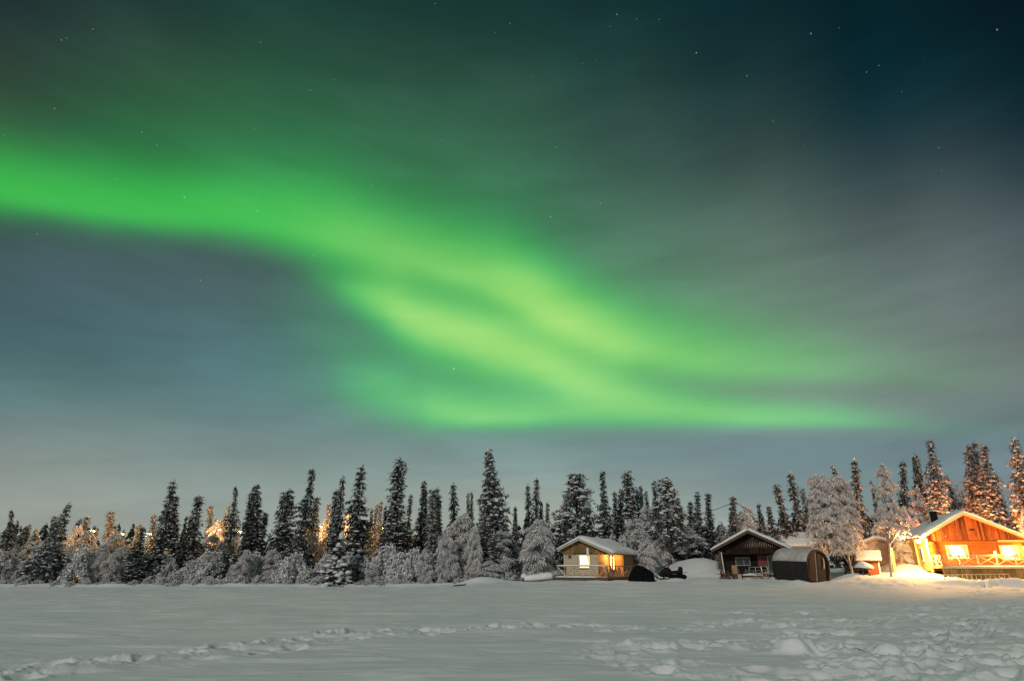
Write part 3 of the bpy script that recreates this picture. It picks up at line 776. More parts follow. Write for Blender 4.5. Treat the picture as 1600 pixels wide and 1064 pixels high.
mb = MB(); mb.tube([(-2.40, 0.6, 2.2), (-2.36, 0.6, 1.2), (-2.30, 0.6, 0.15)], 0.05, 8); mb.build('drainpipe', MS['white_trim'], c2)
window(c2, -1.35, -0.25, 1.15, 1.72, 1.87, MS['grey_trim'], MS['dark_glass'], None, (-0.72,), 0.06)
window(c2, 1.25, 2.4, 0.45, 1.85, 1.87, MS['grey_trim'], MS['dark_glass'], None, (), 0.06)
mb = MB(); mb.box(0.42, 0.50, 1.78, 1.87, 0.1, 1.92); mb.box(1.06, 1.14, 1.78, 1.87, 0.1, 1.92); mb.box(0.50, 1.06, 1.80, 1.87, 1.82, 1.92); mb.box(0.50, 1.06, 1.82, 1.87, 0.1, 1.82)
dr = mb.build('door', MS['red_door'], c2); MB().box(0.56, 0.70, 1.805, 1.818, 0.35, 1.1).build('pane', MS['dark_glass'], dr); MB().tube([(1.0, 1.79, 1.0), (1.0, 1.72, 1.0), (0.9, 1.72, 1.0)], 0.02, 6).build('handle', MS['metal'], dr)
snow_pile('snow_cover', c2, -2.2, 2.6, -0.4, 1.7, 0.02, 0.14, 9)

# --- long house behind, only its roof and a strip of wall show
ox, oy, oz = at(1228, 880, 66.0); oz = 1.0
c2b = empty('long_house', (ox, oy, oz), -R(14), 'long low house with yellowish wall and plain snowy roof behind the dark cabin', 'house')
mb = MB(); mb.box(-3.4, 3.2, 0.5, 5.6, 0, 2.55); mb.build('wall', MS['brick_house'], c2b)
mb = MB(); mb.prism([(0, 0)] and [(-3.8, 2.62), (3.6, 2.62), (3.6, 2.5), (-3.8, 2.5)], 0.0, 0.06)
vs = [(-3.8, 0, 2.58), (3.6, 0, 2.58), (3.6, 3.0, 3.95), (-3.8, 3.0, 3.95), (-3.8, 6.0, 2.58), (3.6, 6.0, 2.58), (-3.8, 0.07, 2.46), (3.6, 0.07, 2.46), (3.6, 3.0, 3.8), (-3.8, 3.0, 3.8), (-3.8, 5.93, 2.46), (3.6, 5.93, 2.46)]
mb = MB().add(vs, [(0,1,2,3), (3,2,5,4), (6,9,8,7), (9,10,11,8), (0,6,7,1), (4,5,11,10), (0,3,9,6), (3,4,10,9), (1,7,8,2), (2,8,11,5)])
rf = mb.build('roof', MS['pale_box'], c2b)
mb = MB(); roof_snow(mb, (-3.86, -0.06, 2.57), (3.66, -0.06, 2.57), (3.66, 3.0, 3.97), (-3.86, 3.0, 3.97), 0.2, 16, 10, 7); roof_snow(mb, (-3.86, 6.06, 2.57), (3.66, 6.06, 2.57), (3.66, 3.0, 3.97), (-3.86, 3.0, 3.97), 0.2, 16, 10, 8); mb.build('snow_cover', MS['roof_snow'], rf, True)

# --- rounded sauna hut
ex, ey, ez = at(1281, 907, 48.6); ez = 0.58
sa = empty('sauna_hut', (ex, ey, ez), R(22.2), 'rounded dark hut with arched frosted roof, wooden end wall and pale upright pole', 'hut')
sa.rotation_euler = (Matrix.Rotation(R(5), 3, 'Y') @ Matrix.Rotation(R(22.2), 3, 'Z')).to_euler()
def hut_profile(k=1.0, n=26):
    pts = [(-0.92 * k, 0.0), (-1.02 * k, 0.35), (-1.10 * k, 0.8), (-1.12 * k, 1.2)]
    for i in range(1, n):
        t = math.pi - math.pi * i / n; pts.append((1.12 * k * math.cos(t), 1.2 + 1.12 * k * math.sin(t)))
    return pts + [(1.12 * k, 1.2), (1.10 * k, 0.8), (1.02 * k, 0.35), (0.92 * k, 0.0)]
Lh = 3.7
pr = hut_profile()
mb = MB(); ny = 10; vs = []; fs = []
for j in range(ny + 1):
    kk = 1.0 if j < ny - 1 else (0.97 if j == ny - 1 else 0.90)
    for x, z in pr: vs.append((x * kk, 0.0 + Lh * j / ny - (0.12 if j == ny else 0), z * (kk * 0.5 + 0.5)))
npf = len(pr)
for j in range(ny):
    for i in range(npf - 1): fs.append((j*npf+i, j*npf+i+1, (j+1)*npf+i+1, (j+1)*npf+i))
fs.append(tuple(ny*npf + i for i in range(npf)))
sb = mb.add(vs, fs).build('shell', MS['felt'], sa, True)
mb = MB(); vs = []; fs = []; arc = [p for p in hut_profile(1.0) if p[1] > 1.28]
na_ = len(arc)
for j in range(ny + 1):
    kk = 1.0 if j < ny - 1 else (0.97 if j == ny - 1 else 0.90); yv = 0.05 + (Lh - 0.05) * j / ny - (0.10 if j == ny else 0)
    for side in (0, 1):
        for i, (x, z) in enumerate(arc):
            e = math.sin(math.pi * (i + 0.0) / (na_ - 1)); h = (0.012 + 0.055 * e + 0.012 * (float(vnoise(x * 3, yv * 2, 4)) - .5)) if side else 0.003
            ln = math.hypot(x, z - 1.2); vs.append(((x + x / ln * h) * kk, yv, (z + (z - 1.2) / ln * h) * (kk * 0.5 + 0.5)))
w = 2 * na_
for j in range(ny):
    for i in range(na_ - 1):
        p = j * w + na_ + i; fs.append((p, p + 1, p + w + 1, p + w))
    for i in (0, na_ - 1): fs.append((j*w+i, j*w+na_+i, (j+1)*w+na_+i, (j+1)*w+i))
for j in (0, ny):
    for i in range(na_ - 1): fs.append((j*w+i, j*w+i+1, j*w+na_+i+1, j*w+na_+i))
mb.add(vs, fs).build('snow_cover', mat_noise('rime', (0.30, 0.295, 0.28), (0.50, 0.49, 0.475), 2.5, 0.8, 4, 0.3, 14), sb, True)
mb = MB()
inner = hut_profile(0.93)
def hut_top(x): return 1.2 + math.sqrt(max(0.0, 1.04 ** 2 - x * x))
vboards(mb, -0.86, 0.86, 0.16, 0.02, hut_top, 0.14, 0.03); mb.build('end_wall', MS['sauna_wood'], sa)
mb = MB(); vs = [(x, 0.0, z) for x, z in pr] + [(x, 0.0, z if z == 0 else (z - 1.2) * 0.93 + 1.2) for x, z in inner] + [(x, 0.2, z if z == 0 else (z - 1.2) * 0.93 + 1.2) for x, z in inner]
fs = []
for i in range(npf - 1): fs.append((i, i+1, npf+i+1, npf+i)); fs.append((npf+i, npf+i+1, 2*npf+i+1, 2*npf+i))
mb.add(vs, fs).build('rim', MS['sauna_wood'], sa)
mb = MB(); vboards(mb, -0.02, 0.74, 0.115, 0.05, lambda x: min(1.95, hut_top(x) - 0.1), 0.12, 0.03); dr = mb.build('door', MS['sauna_door'], sa)
mb = MB(); mb.tube([(0.5 + 0.10 * math.sin(t), 0.05, 1.35 + 0.42 * math.cos(t)) for t in np.linspace(0.25, 2.9, 10)], [0.012, 0.02, 0.028, 0.034, 0.038, 0.042, 0.044, 0.044, 0.036, 0.02], 6); mb.build('handle', MS['pine_rail'], dr)
mb = MB(); mb.tube([(-0.30, -0.03, 0.0), (-0.29, -0.02, 1.3), (-0.28, 0.0, 2.12)], 0.032, 7); mb.build('pole', MS['grey_trim'], sa)

# --- brightly lit log cabin on the right
ox, oy, oz = at(1504, 794, 49.0); oz = 1.13
c3 = empty('lit_cabin', (ox, oy, oz), -R(18), 'pine log cabin glowing orange with two bright windows and an X-braced terrace', 'cabin')
rl = gable_roof(c3, 3.3, 4.3, 4.50, 2.72, 2.30, 0.0, 7.2, 0.15, 0.17, MS['pine_rail'], MS['pine_h'], 5)
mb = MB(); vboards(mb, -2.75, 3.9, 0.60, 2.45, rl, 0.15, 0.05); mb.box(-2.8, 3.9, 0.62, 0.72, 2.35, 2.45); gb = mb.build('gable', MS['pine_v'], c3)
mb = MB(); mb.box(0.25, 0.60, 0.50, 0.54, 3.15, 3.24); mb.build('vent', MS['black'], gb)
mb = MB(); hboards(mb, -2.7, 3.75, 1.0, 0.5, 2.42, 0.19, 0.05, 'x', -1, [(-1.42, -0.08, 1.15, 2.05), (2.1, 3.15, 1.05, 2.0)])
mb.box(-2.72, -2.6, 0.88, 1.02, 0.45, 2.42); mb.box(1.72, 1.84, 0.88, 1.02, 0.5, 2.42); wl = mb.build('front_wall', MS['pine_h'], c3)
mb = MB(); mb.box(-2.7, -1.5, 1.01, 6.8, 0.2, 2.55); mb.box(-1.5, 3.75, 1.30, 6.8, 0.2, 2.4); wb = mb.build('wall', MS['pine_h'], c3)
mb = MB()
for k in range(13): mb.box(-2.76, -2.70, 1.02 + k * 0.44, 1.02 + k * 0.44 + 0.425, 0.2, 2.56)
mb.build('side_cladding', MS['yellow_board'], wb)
mb = MB(); mb.box(-2.84, -2.765, 2.2, 2.75, 0.9, 2.0); sw = mb.build('window', MS['white_trim'], c3); MB().box(-2.855, -2.842, 2.28, 2.67, 0.98, 1.92).build('pane', MS['dark_glass'], sw)
for yy in (0.2, 3.4):
    mb = MB(); mb.box(-2.95, -2.83, yy, yy + 0.12, 0.1, 2.62); mb.build('porch_post', MS['yellow_board'], c3)
window(c3, -1.40, -0.10, 1.17, 2.03, 0.98, MS['pine_rail'], MS['glass'], MS['curtain_hot'], (), 0.09)
window(c3, 2.12, 3.12, 1.07, 1.98, 0.98, MS['pine_rail'], MS['glass'], MS['curtain_hot'], (), 0.09)
mb = MB(); hboards(mb, -0.9, 0.95, 3.75, 0.5, 2.3, 0.19, 0.04, 'y', -1); mb.build('porch_screen', MS['yellow_board'], c3)
MB().box(1.9, 3.9, 0.35, 0.5, 2.28, 2.42).build('ceiling_beam', MS['yellow_board'], c3)
mb = MB(); mb.box(3.5, 3.66, 0.62, 0.90, 1.98, 2.03); mb.box(3.62, 3.66, 0.70, 0.82, 1.70, 2.0); lp = mb.build('porch_lamp', MS['dark_metal'], c3)
MB().tube([(3.56, 0.76, 1.96), (3.56, 0.76, 1.84), (3.56, 0.76, 1.74)], [0.05, 0.075, 0.03], 10).build('bulb', MS['bulb_warm'], lp)
lamp('porch_light', (3.40, 0.62, 1.72), 210, (1.0, 0.48, 0.11), c3, 0.1)
for lx, pw_ in ((3.18, 430), (0.86, 290)):  # added lanterns, put in to light the gable and railing
    mb = MB(); mb.box(lx - 0.07, lx + 0.07, -1.57, -1.43, 1.37, 1.40); mb.box(lx - 0.08, lx + 0.08, -1.58, -1.42, 1.56, 1.59); mb.box(lx - 0.07, lx - 0.05, -1.52, -1.50, 1.40, 1.56); mb.box(lx + 0.05, lx + 0.07, -1.52, -1.50, 1.40, 1.56); lp = mb.build('added_lantern', MS['dark_metal'], c3)
    MB().tube([(lx, -1.5, 1.40), (lx, -1.5, 1.48), (lx, -1.5, 1.56)], [0.05, 0.06, 0.05], 10).build('bulb', MS['bulb_warm'], lp)
    lamp('rail_fill_light', (lx, -1.68, 1.55), pw_, (1.0, 0.49, 0.12), c3, 0.08)
mb = MB()
for k in range(34): mb.box(-2.75 + k * 0.2, -2.75 + k * 0.2 + 0.185, -1.6, 1.0, 0.42, 0.50)
mb.box(-2.8, 4.1, -1.66, -1.6, 0.40, 0.53); dk = mb.build('deck', MS['pine_rail'], c3)
mb = MB()
for k in range(28): mb.box(-2.72 + k * 0.24, -2.72 + k * 0.24 + 0.225, -1.57, -1.53, -0.5, 0.40)
mb.build('skirting', MS['gable_brown'], c3)
snow_pile('snow_cover', dk, -2.75, 4.0, -1.62, -1.35, 0.505, 0.07, 2)
px_ = [-2.62 + 1.16 * k for k in range(6)] + [4.0]
railing(c3, None, 0.55, 1.33, MS['pine_rail'], [(x, -1.5) for x in px_], 'X')
railing(c3, None, 0.55, 1.33, MS['pine_rail'], [(-2.62, -1.5), (-2.62, -0.3), (-2.62, 0.9)], 'X')
mb = MB(); mb.box(-1.62, -1.12, 2.4, 2.95, 3.3, 4.75); ch = mb.build('chimney', MS['black'], c3)
mb = MB(); mb.tube([(-1.72, 2.35, 3.3), (-1.72, 2.35, 4.72), (-1.60, 2.35, 4.84), (-1.38, 2.35, 4.8)], 0.055, 8); mb.build('flue_pipe', MS['metal'], ch)
mb = MB(); roof_snow(mb, (-1.66, 2.36, 4.755), (-1.08, 2.36, 4.755), (-1.08, 2.99, 4.755), (-1.66, 2.99, 4.755), 0.14, 6, 6, 1, 0.03); mb.build('snow_cover', MS['roof_snow'], ch, True)
# yard lamp hanging at the left eave
mb = MB(); mb.box(-3.62, -2.78, -0.28, -0.22, 2.60, 2.64); mb.tube([(-3.56, -0.25, 2.60), (-3.56, -0.25, 2.48)], [0.05, 0.14], 10); lp = mb.build('yard_lamp', MS['dark_metal'], c3)
mb = MB(); mb.tube([(-3.56, -0.25, 2.48), (-3.56, -0.25, 2.36), (-3.56, -0.25, 2.26)], [0.12, 0.15, 0.06], 12); mb.build('bulb', MS['bulb_yellow'], lp)
lamp('yard_light', (-3.60, -0.30, 2.10), 3000, (1.0, 0.52, 0.18), c3, 0.14)

# --- little red shed and pale garage in the yard
x, y, z = foot(1361, 54.0); z = 0.95
sh = empty('garden_shed', (x, y, z), -R(30), 'small red-brown log shed with white corner and sloping snowy roof beside the yard', 'shed')
mb = MB(); hboards(mb, -0.62, 0.70, 0, 0, 1.25, 0.17, 0.05, 'x', -1); mb.box(-0.62, 0.70, 0.0, 1.6, 0, 1.25); mb.build('wall', MS['red_log'], sh)
mb = MB(); mb.box(0.66, 0.78, -0.09, 0.04, 0, 1.27); mb.build('corner_board', MS['white_trim'], sh)
window(sh, -0.50, -0.08, 0.62, 0.98, -0.07, MS['grey_trim'], MS['curtain_side'], None, (-0.29,), 0.05)
mb = MB(); mb.add([(-0.95, -0.35, 1.18), (0.98, -0.35, 1.18), (0.98, 1.0, 1.98), (-0.95, 1.0, 1.98), (-0.95, 2.2, 1.25), (0.98, 2.2, 1.25), (-0.95, -0.35, 1.1), (0.98, -0.35, 1.1), (0.98, 1.0, 1.88), (-0.95, 1.0, 1.88), (-0.95, 2.2, 1.15), (0.98, 2.2, 1.15)],
       [(0,1,2,3), (3,2,5,4), (6,9,8,7), (9,10,11,8), (0,6,7,1), (4,5,11,10), (0,3,9,6), (3,4,10,9), (1,7,8,2), (2,8,11,5)])
rf = mb.build('roof', MS['dark_fascia'], sh)
mb = MB(); roof_snow(mb, (-0.98, -0.38, 1.185), (1.0, -0.38, 1.185), (1.0, 1.0, 1.995), (-0.98, 1.0, 1.995), 0.10, 10, 8, 3); roof_snow(mb, (-0.98, 2.22, 1.26), (1.0, 2.22, 1.26), (1.0, 1.0, 1.995), (-0.98, 1.0, 1.995), 0.10, 10, 8, 3); mb.build('snow_cover', MS['roof_snow'], rf, True)
x, y, z = foot(1378, 60.0); z = 1.3
ga = empty('garage', (x, y, z), -R(34), 'plain beige boarded garage with snowy gable roof behind the little red shed', 'garage')
rl = gable_roof(ga, 1.9, 1.9, 2.9, 2.15, 2.15, 0.0, 4.5, 0.08, 0.2, MS['beige_wall'], MS['beige_wall'], 6)
mb = MB(); vboards(mb, -1.6, 1.6, 0.25, 0, rl, 0.2, 0.03); mb.build('front_wall', MS['beige_wall'], ga)
mb = MB(); mb.box(-1.6, 1.6, 0.255, 4.3, 0, 2.1); mb.build('wall', MS['beige_wall'], ga)
mb = MB(); mb.box(-0.55, 1.2, 0.19, 0.215, 0.05, 1.75); mb.build('door', MS['beige_wall'], ga)

# ---------------------------------------------------------------- things around the cabins
# snow-capped table in the yard
x, y, z = foot(1351, 50.6)
tb = empty('garden_table', (x, y, z - 0.1), R(10), 'round dark table under a tall cone of snow between the two frosted birches', 'table')
mb = MB(); mb.tube([(0, 0, 0.52), (0, 0, 0.60)], [0.66, 0.68], 20); mb.build('tabletop', MS['dark_fascia'], tb)
for a in (0.6, 2.2, 3.8, 5.4):
    MB().beam((0.42 * math.cos(a), 0.42 * math.sin(a), -0.2), (0.25 * math.cos(a), 0.25 * math.sin(a), 0.52), 0.08).build('leg', MS['dark_fascia'], tb)
mb = MB(); mb.tube([(0, 0, 0.15), (0, 0, 0.3), (0, 0, 0.52)], [0.16, 0.28, 0.30], 12); mb.build('drum', MS['black'], tb)
mb = MB(); mb.tube([(0, 0, 0.605), (0.01, 0, 0.70), (0, 0, 0.80), (-0.02, 0, 0.98), (-0.02, 0, 1.10), (0, 0, 1.16)], [0.70, 0.72, 0.62, 0.36, 0.20, 0.04], 22); mb.build('snow_cover', MS['roof_snow'], tb, True)
# lit gate post
x, y, z = foot(1399, 53.2)
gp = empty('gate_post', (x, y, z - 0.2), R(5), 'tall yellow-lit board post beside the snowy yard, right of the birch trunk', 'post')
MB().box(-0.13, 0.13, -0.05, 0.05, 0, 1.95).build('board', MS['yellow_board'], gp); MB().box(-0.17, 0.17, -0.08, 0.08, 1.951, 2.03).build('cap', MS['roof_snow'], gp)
# rack of sticks half buried before the deck
x, y, z = foot(1527, 46.3)
rk = empty('stick_rail', (x, y, z), -R(18), 'low rail of pale sticks half buried in snow before the lit cabin', 'rail')
mb = MB(); mb.beam((-2.0, 0, 0.42), (2.0, 0, 0.50), 0.05); mb.build('top_rail', MS['pine_rail'], rk)
for k in range(15): MB().beam((-1.95 + k * 0.28, 0, -0.2), (-1.95 + k * 0.28, 0, 0.43), 0.035).build('stick', MS['pine_rail'], rk)

# dark tarpaulin-covered heap
def lumpy(name, loc, rz, prof, mat, label, cat, seed=0, n=28, nl=12):
    """prof: list of (t, half-length x, half-depth y, z, shift x)"""
    o = empty(name, loc, rz, label, cat)
    vs = []; fs = []
    for k in range(nl + 1):
        t = k / nl
        hx = np.interp(t, [p[0] for p in prof], [p[1] for p in prof]); hy = np.interp(t, [p[0] for p in prof], [p[2] for p in prof])
        zz = np.interp(t, [p[0] for p in prof], [p[3] for p in prof]); sx = np.interp(t, [p[0] for p in prof], [p[4] for p in prof])
        for i in range(n):
            a = 2 * math.pi * i / n; r = 1 + 0.16 * (float(vnoise(math.cos(a) * 2 + 5, math.sin(a) * 2 + t * 2, seed)) - 0.5)
            cx_, sy_ = math.cos(a), math.sin(a); p = 2.8
            q = (abs(cx_) ** p + abs(sy_) ** p) ** (-1 / p)
            vs.append((sx + hx * cx_ * q * r, hy * sy_ * q * r, zz + 0.05 * (float(vnoise(a * 2, t * 4, seed + 3)) - .5)))
    for k in range(nl):
        for i in range(n): fs.append((k*n+i, k*n+(i+1)%n, (k+1)*n+(i+1)%n, (k+1)*n+i))
    fs.append(tuple(nl*n+i for i in range(n)))
    return o, MB().add(vs, fs)
x, y, z = foot(1003, 50.8)
o, mb = lumpy('covered_heap', (x, y, z - 0.15), 0.1, [(0, 1.02, 0.7, -0.05, 0), (0.45, 0.93, 0.62, 0.58, 0.02), (0.62, 0.86, 0.55, 0.85, 0.05), (0.75, 0.58, 0.44, 1.05, -0.08), (0.9, 0.34, 0.30, 1.26, -0.2), (1, 0.1, 0.1, 1.33, -0.22)], MS['tarp'], 'big black tarpaulin-covered heap in the snow right of the tan cabin', 'covered heap', 4)
mb.build('tarpaulin', MS['tarp'], o, False)
mb = MB(); mb.tube([(-1.0, -0.72, 0.25), (0.0, -0.72, 0.42), (0.98, -0.70, 0.25)], 0.02, 5); mb.build('rope', MS['black'], o)

# snowmobile
x, y, z = foot(1049, 51.6)
sm = empty('snowmobile', (x, y, z - 0.05), R(-8), 'black snowmobile parked in the snow right of the tarpaulin-covered heap', 'snowmobile')
def hull(mb, secs):
    """secs: (x, half width, z low, z high)"""
    n = 10; vs = []; fs = []
    for x, hw, z0, z1 in secs:
        for i in range(n):
            a = 2 * math.pi * i / n + math.pi / n; vs.append((x, hw * 1.08 * math.cos(a), (z0 + z1) / 2 + (z1 - z0) / 2 * 1.08 * math.sin(a)))
    for k in range(len(secs) - 1):
        for i in range(n): fs.append((k*n+i, k*n+(i+1)%n, (k+1)*n+(i+1)%n, (k+1)*n+i))
    fs += [tuple(range(n)), tuple((len(secs)-1)*n + i for i in range(n))]
    return mb.add(vs, fs)
hull(MB(), [(-0.95, 0.12, 0.30, 0.42), (-0.80, 0.30, 0.22, 0.62), (-0.50, 0.36, 0.20, 0.82), (-0.25, 0.36, 0.20, 0.92), (-0.05, 0.28, 0.22, 0.78), (0.1, 0.2, 0.25, 0.6)]).build('hood', MS['black'], sm, True)
hull(MB(), [(0.0, 0.17, 0.42, 0.64), (0.25, 0.2, 0.42, 0.66), (0.55, 0.2, 0.42, 0.70), (0.62, 0.2, 0.42, 0.92), (0.80, 0.2, 0.42, 0.95), (0.92, 0.16, 0.45, 0.88)]).build('seat', MS['black'], sm, True)
hull(MB(), [(-0.2, 0.2, 0.02, 0.30), (0.0, 0.22, 0.0, 0.38), (0.9, 0.22, 0.0, 0.40), (1.08, 0.22, 0.05, 0.36), (1.18, 0.2, 0.14, 0.28)]).build('track', MS['tarp'], sm, True)
mb = MB(); mb.beam((0.85, -0.2, 0.5), (1.25, -0.2, 0.52), 0.03); mb.beam((0.85, 0.2, 0.5), (1.25, 0.2, 0.52), 0.03); mb.beam((1.25, -0.2, 0.52), (1.25, 0.2, 0.52), 0.03); mb.build('rear_rack', MS['dark_metal'], sm)
mb = MB(); mb.add([(-0.52, -0.26, 0.84), (-0.52, 0.26, 0.84), (-0.30, 0.22, 1.18), (-0.30, -0.22, 1.18), (-0.50, -0.26, 0.84), (-0.50, 0.26, 0.84), (-0.28, 0.22, 1.18), (-0.28, -0.22, 1.18)], [(0,1,2,3), (7,6,5,4), (0,4,5,1), (2,6,7,3), (0,3,7,4), (1,5,6,2)]); mb.build('windscreen', MS['tarp'], sm)
mb = MB(); mb.tube([(-0.12, -0.42, 1.0), (-0.16, -0.2, 0.98), (-0.18, 0, 0.9), (-0.16, 0.2, 0.98), (-0.12, 0.42, 1.0)], 0.025, 6); mb.build('handlebar', MS['dark_metal'], sm)
for s_ in (-1, 1):
    mb = MB(); mb.tube([(-1.15, s_ * 0.45, 0.22), (-1.05, s_ * 0.45, 0.10), (-0.9, s_ * 0.45, 0.05), (-0.2, s_ * 0.45, 0.05)], 0.05, 6); sk = mb.build('ski', MS['dark_metal'], sm)
    MB().beam((-0.6, s_ * 0.45, 0.06), (-0.5, s_ * 0.22, 0.36), 0.05).build('strut', MS['dark_metal'], sk)
MB().tube([(-0.93, -0.08, 0.48), (-0.99, -0.08, 0.48)], [0.08, 0.07], 10).build('headlight', MS['dark_glass'], sm)
mb = MB(); roof_snow(mb, (0.05, -0.16, 0.66), (0.5, -0.16, 0.69), (0.5, 0.16, 0.69), (0.05, 0.16, 0.66), 0.06, 6, 5, 2, 0.03); mb.build('snow_cover', MS['roof_snow'], sm, True)

# snow-covered logs left of the tan cabin
x, y, z = foot(842, 52.0)
lg = empty('fallen_log', (x, y, z + 0.02), R(6), 'long log lying under a thick roll of snow left of the tan cabin', 'log')
mb = MB(); mb.tube([(-1.05, 0, 0.10), (0, 0, 0.18), (1.15, 0, 0.28)], [0.17, 0.18, 0.19], 12); mb.build('wood', MS['log_end'], lg)
mb = MB(); mb.tube([(-1.15, 0, 0.16), (-1.0, 0, 0.22), (-0.4, 0, 0.27), (0.3, 0, 0.36), (0.95, 0, 0.42), (1.12, 0, 0.40)], [0.10, 0.22, 0.25, 0.27, 0.28, 0.15], 12); mb.build('snow_cover', MS['roof_snow'], lg, True)
x, y, z = foot(819, 52.2)
st = empty('tree_stump', (x, y, z - 0.05), 0, 'short dark stump under a round cap of snow at the log\'s left end', 'stump')
mb = MB(); mb.tube([(0, 0, 0), (0, 0, 0.35)], [0.20, 0.17], 10); mb.build('wood', MS['bark'], st)
mb = MB(); mb.tube([(0, 0, 0.33), (0, 0, 0.40), (0, 0, 0.52), (0, 0, 0.62), (0, 0, 0.66)], [0.18, 0.25, 0.26, 0.17, 0.05], 14); mb.build('snow_cover', MS['roof_snow'], st, True)
# dark board poking out of the drift on the shore
x, y, z = foot(717, 51.0)
bd = empty('shore_plank', (x, y, z), R(-5), 'small dark plank end poking out of the snowdrift on the shore', 'plank')
mb = MB(); mb.beam((-0.42, 0, 0.05), (0.45, 0.1, 0.10), 0.28, 0.09); mb.build('board', MS['bark'], bd)
mb = MB(); roof_snow(mb, (-0.44, -0.15, 0.105), (0.5, -0.05, 0.15), (0.5, 0.25, 0.15), (-0.44, 0.16, 0.105), 0.08, 8, 5, 4, 0.03); mb.build('snow_cover', MS['roof_snow'], bd, True)

# chairs, boxes and clutter on the dark cabin's porch
def chair(loc, rz, label):
    o = empty('garden_chair', loc, rz, label, 'chair', 'metal chairs before the dark cabin')
    for s in (-1, 1):
        mb = MB(); mb.tube([(s * 0.27, -0.25, 0.0), (s * 0.27, -0.25, 0.62), (s * 0.27, -0.20, 0.66), (s * 0.27, 0.22, 0.66), (s * 0.27, 0.25, 0.62)], 0.018, 6); mb.build('leg', MS['metal'], o)
        mb = MB(); mb.tube([(s * 0.27, 0.28, 0.0), (s * 0.27, 0.24, 0.5), (s * 0.25, 0.34, 0.92)], 0.018, 6); mb.build('leg', MS['metal'], o)
    mb = MB(); mb.tube([(-0.27, 0.34, 0.92), (0.27, 0.34, 0.92)], 0.018, 6); mb.tube([(-0.27, 0.30, 0.66), (0.27, 0.30, 0.66)], 0.014, 6); mb.tube([(-0.27, 0.34, 0.92), (-0.27, 0.30, 0.66), (-0.27, 0.28, 0.40), (-0.27, -0.25, 0.40), (0.27, -0.25, 0.40), (0.27, 0.28, 0.40), (0.27, 0.30, 0.66), (0.27, 0.34, 0.92)], 0.016, 6); mb.build('back_frame', MS['metal'], o)
    mb = MB(); mb.box(-0.25, 0.25, -0.24, 0.22, 0.40, 0.43); mb.build('seat', MS['grey_plastic'], o)
    mb = MB(); mb.add([(-0.25, 0.27, 0.52), (0.25, 0.27, 0.52), (0.25, 0.345, 0.88), (-0.25, 0.345, 0.88), (-0.25, 0.29, 0.52), (0.25, 0.29, 0.52), (0.25, 0.36, 0.88), (-0.25, 0.36, 0.88)], [(0,1,2,3), (7,6,5,4), (0,4,5,1), (2,6,7,3), (1,5,6,2), (0,3,7,4)]); mb.build('backrest', MS['black'], o)
    mb = MB(); roof_snow(mb, (-0.24, -0.23, 0.432), (0.24, -0.23, 0.432), (0.24, 0.2, 0.432), (-0.24, 0.2, 0.432), 0.05, 5, 5, 1, 0.02); mb.build('snow_cover', MS['roof_snow'], o, True)
    return o
for px, Y, rz, lb in ((1175.5, 53.0, R(-40), 'metal tube chair left of the red door on the dark cabin porch'), (1187, 53.0, R(-15), 'metal tube chair right in front of the red door'), (1200, 52.3, R(12), 'metal tube chair nearest the rounded hut, below the large dark window')):
    x, y, z = foot(px, Y); chair((x, y, z + 0.05), rz, lb)
def carton(name, px, Y, w, d, h, mat, label, cat, rz=0.0, z_add=0.0, flap=True):
    x, y, z = foot(px, Y); o = empty(name, (x, y, z + z_add), rz, label, cat)
    mb = MB(); t = 0.015
    mb.box(-w/2, w/2, -d/2, -d/2 + t, 0, h); mb.box(-w/2, w/2, d/2 - t, d/2, 0, h); mb.box(-w/2, -w/2 + t, -d/2 + t, d/2 - t, 0, h); mb.box(w/2 - t, w/2, -d/2 + t, d/2 - t, 0, h); mb.box(-w/2 + t, w/2 - t, -d/2 + t, d/2 - t, h - 0.04, h - 0.02)
    b_ = mb.build('body', mat, o)
    mb = MB(); mb.box(-w/2 - 0.01, w/2 + 0.01, -d/2 - 0.01, d/2 + 0.01, h + 0.002, h + 0.03); mb.build('lid', mat, o)
    return o
cb = carton('plastic_crate', 1149.5, 52.8, 0.38, 0.36, 0.42, MS['grey_plastic'], 'dark plastic crate standing upright on the dark cabin porch', 'crate')
carton('storage_box', 1149.5, 52.85, 0.36, 0.3, 0.62, MS['card'], 'brown cardboard box standing on the dark plastic crate', 'box', 0.05, 0.455)
carton('pale_box', 1156, 52.6, 0.26, 0.24, 0.36, MS['pale_box'], 'small pale box in the snow beside the dark plastic crate', 'box', 0.1, 0.03)
x, y, z = foot(1161, 52.9)
wh = empty('wheelbarrow', (x, y, z + 0.05), R(70), 'tipped wheelbarrow with one handle raised beside the pale box', 'wheelbarrow')
mb = MB(); mb.add([(-0.3, -0.25, 0.2), (0.35, -0.25, 0.2), (0.5, -0.32, 0.5), (-0.45, -0.32, 0.5), (-0.3, 0.25, 0.2), (0.35, 0.25, 0.2), (0.5, 0.32, 0.5), (-0.45, 0.32, 0.5)], [(0,1,5,4), (0,3,2,1), (4,5,6,7), (0,4,7,3), (1,2,6,5)]); mb.build('tray', MS['dark_metal'], wh)
for s in (-1, 1): MB().beam((-0.4, s * 0.15, 0.15), (0.95, s * 0.28, 0.75), 0.035).build('handle', MS['metal'], wh)
mb = MB(); mb.tube([(-0.5, -0.05, 0.16), (-0.5, 0.05, 0.16)], 0.16, 14); mb.build('wheel', MS['black'], wh)
x, y, z = foot(1177, 52.0)
pt = empty('low_bench', (x, y, z + 0.02), R(-20), 'low snowy plank bench in front of the three metal chairs', 'bench')
mb = MB(); mb.box(-0.75, 0.75, -0.18, 0.18, 0.24, 0.30); mb.build('seat', MS['pale_box'], pt)
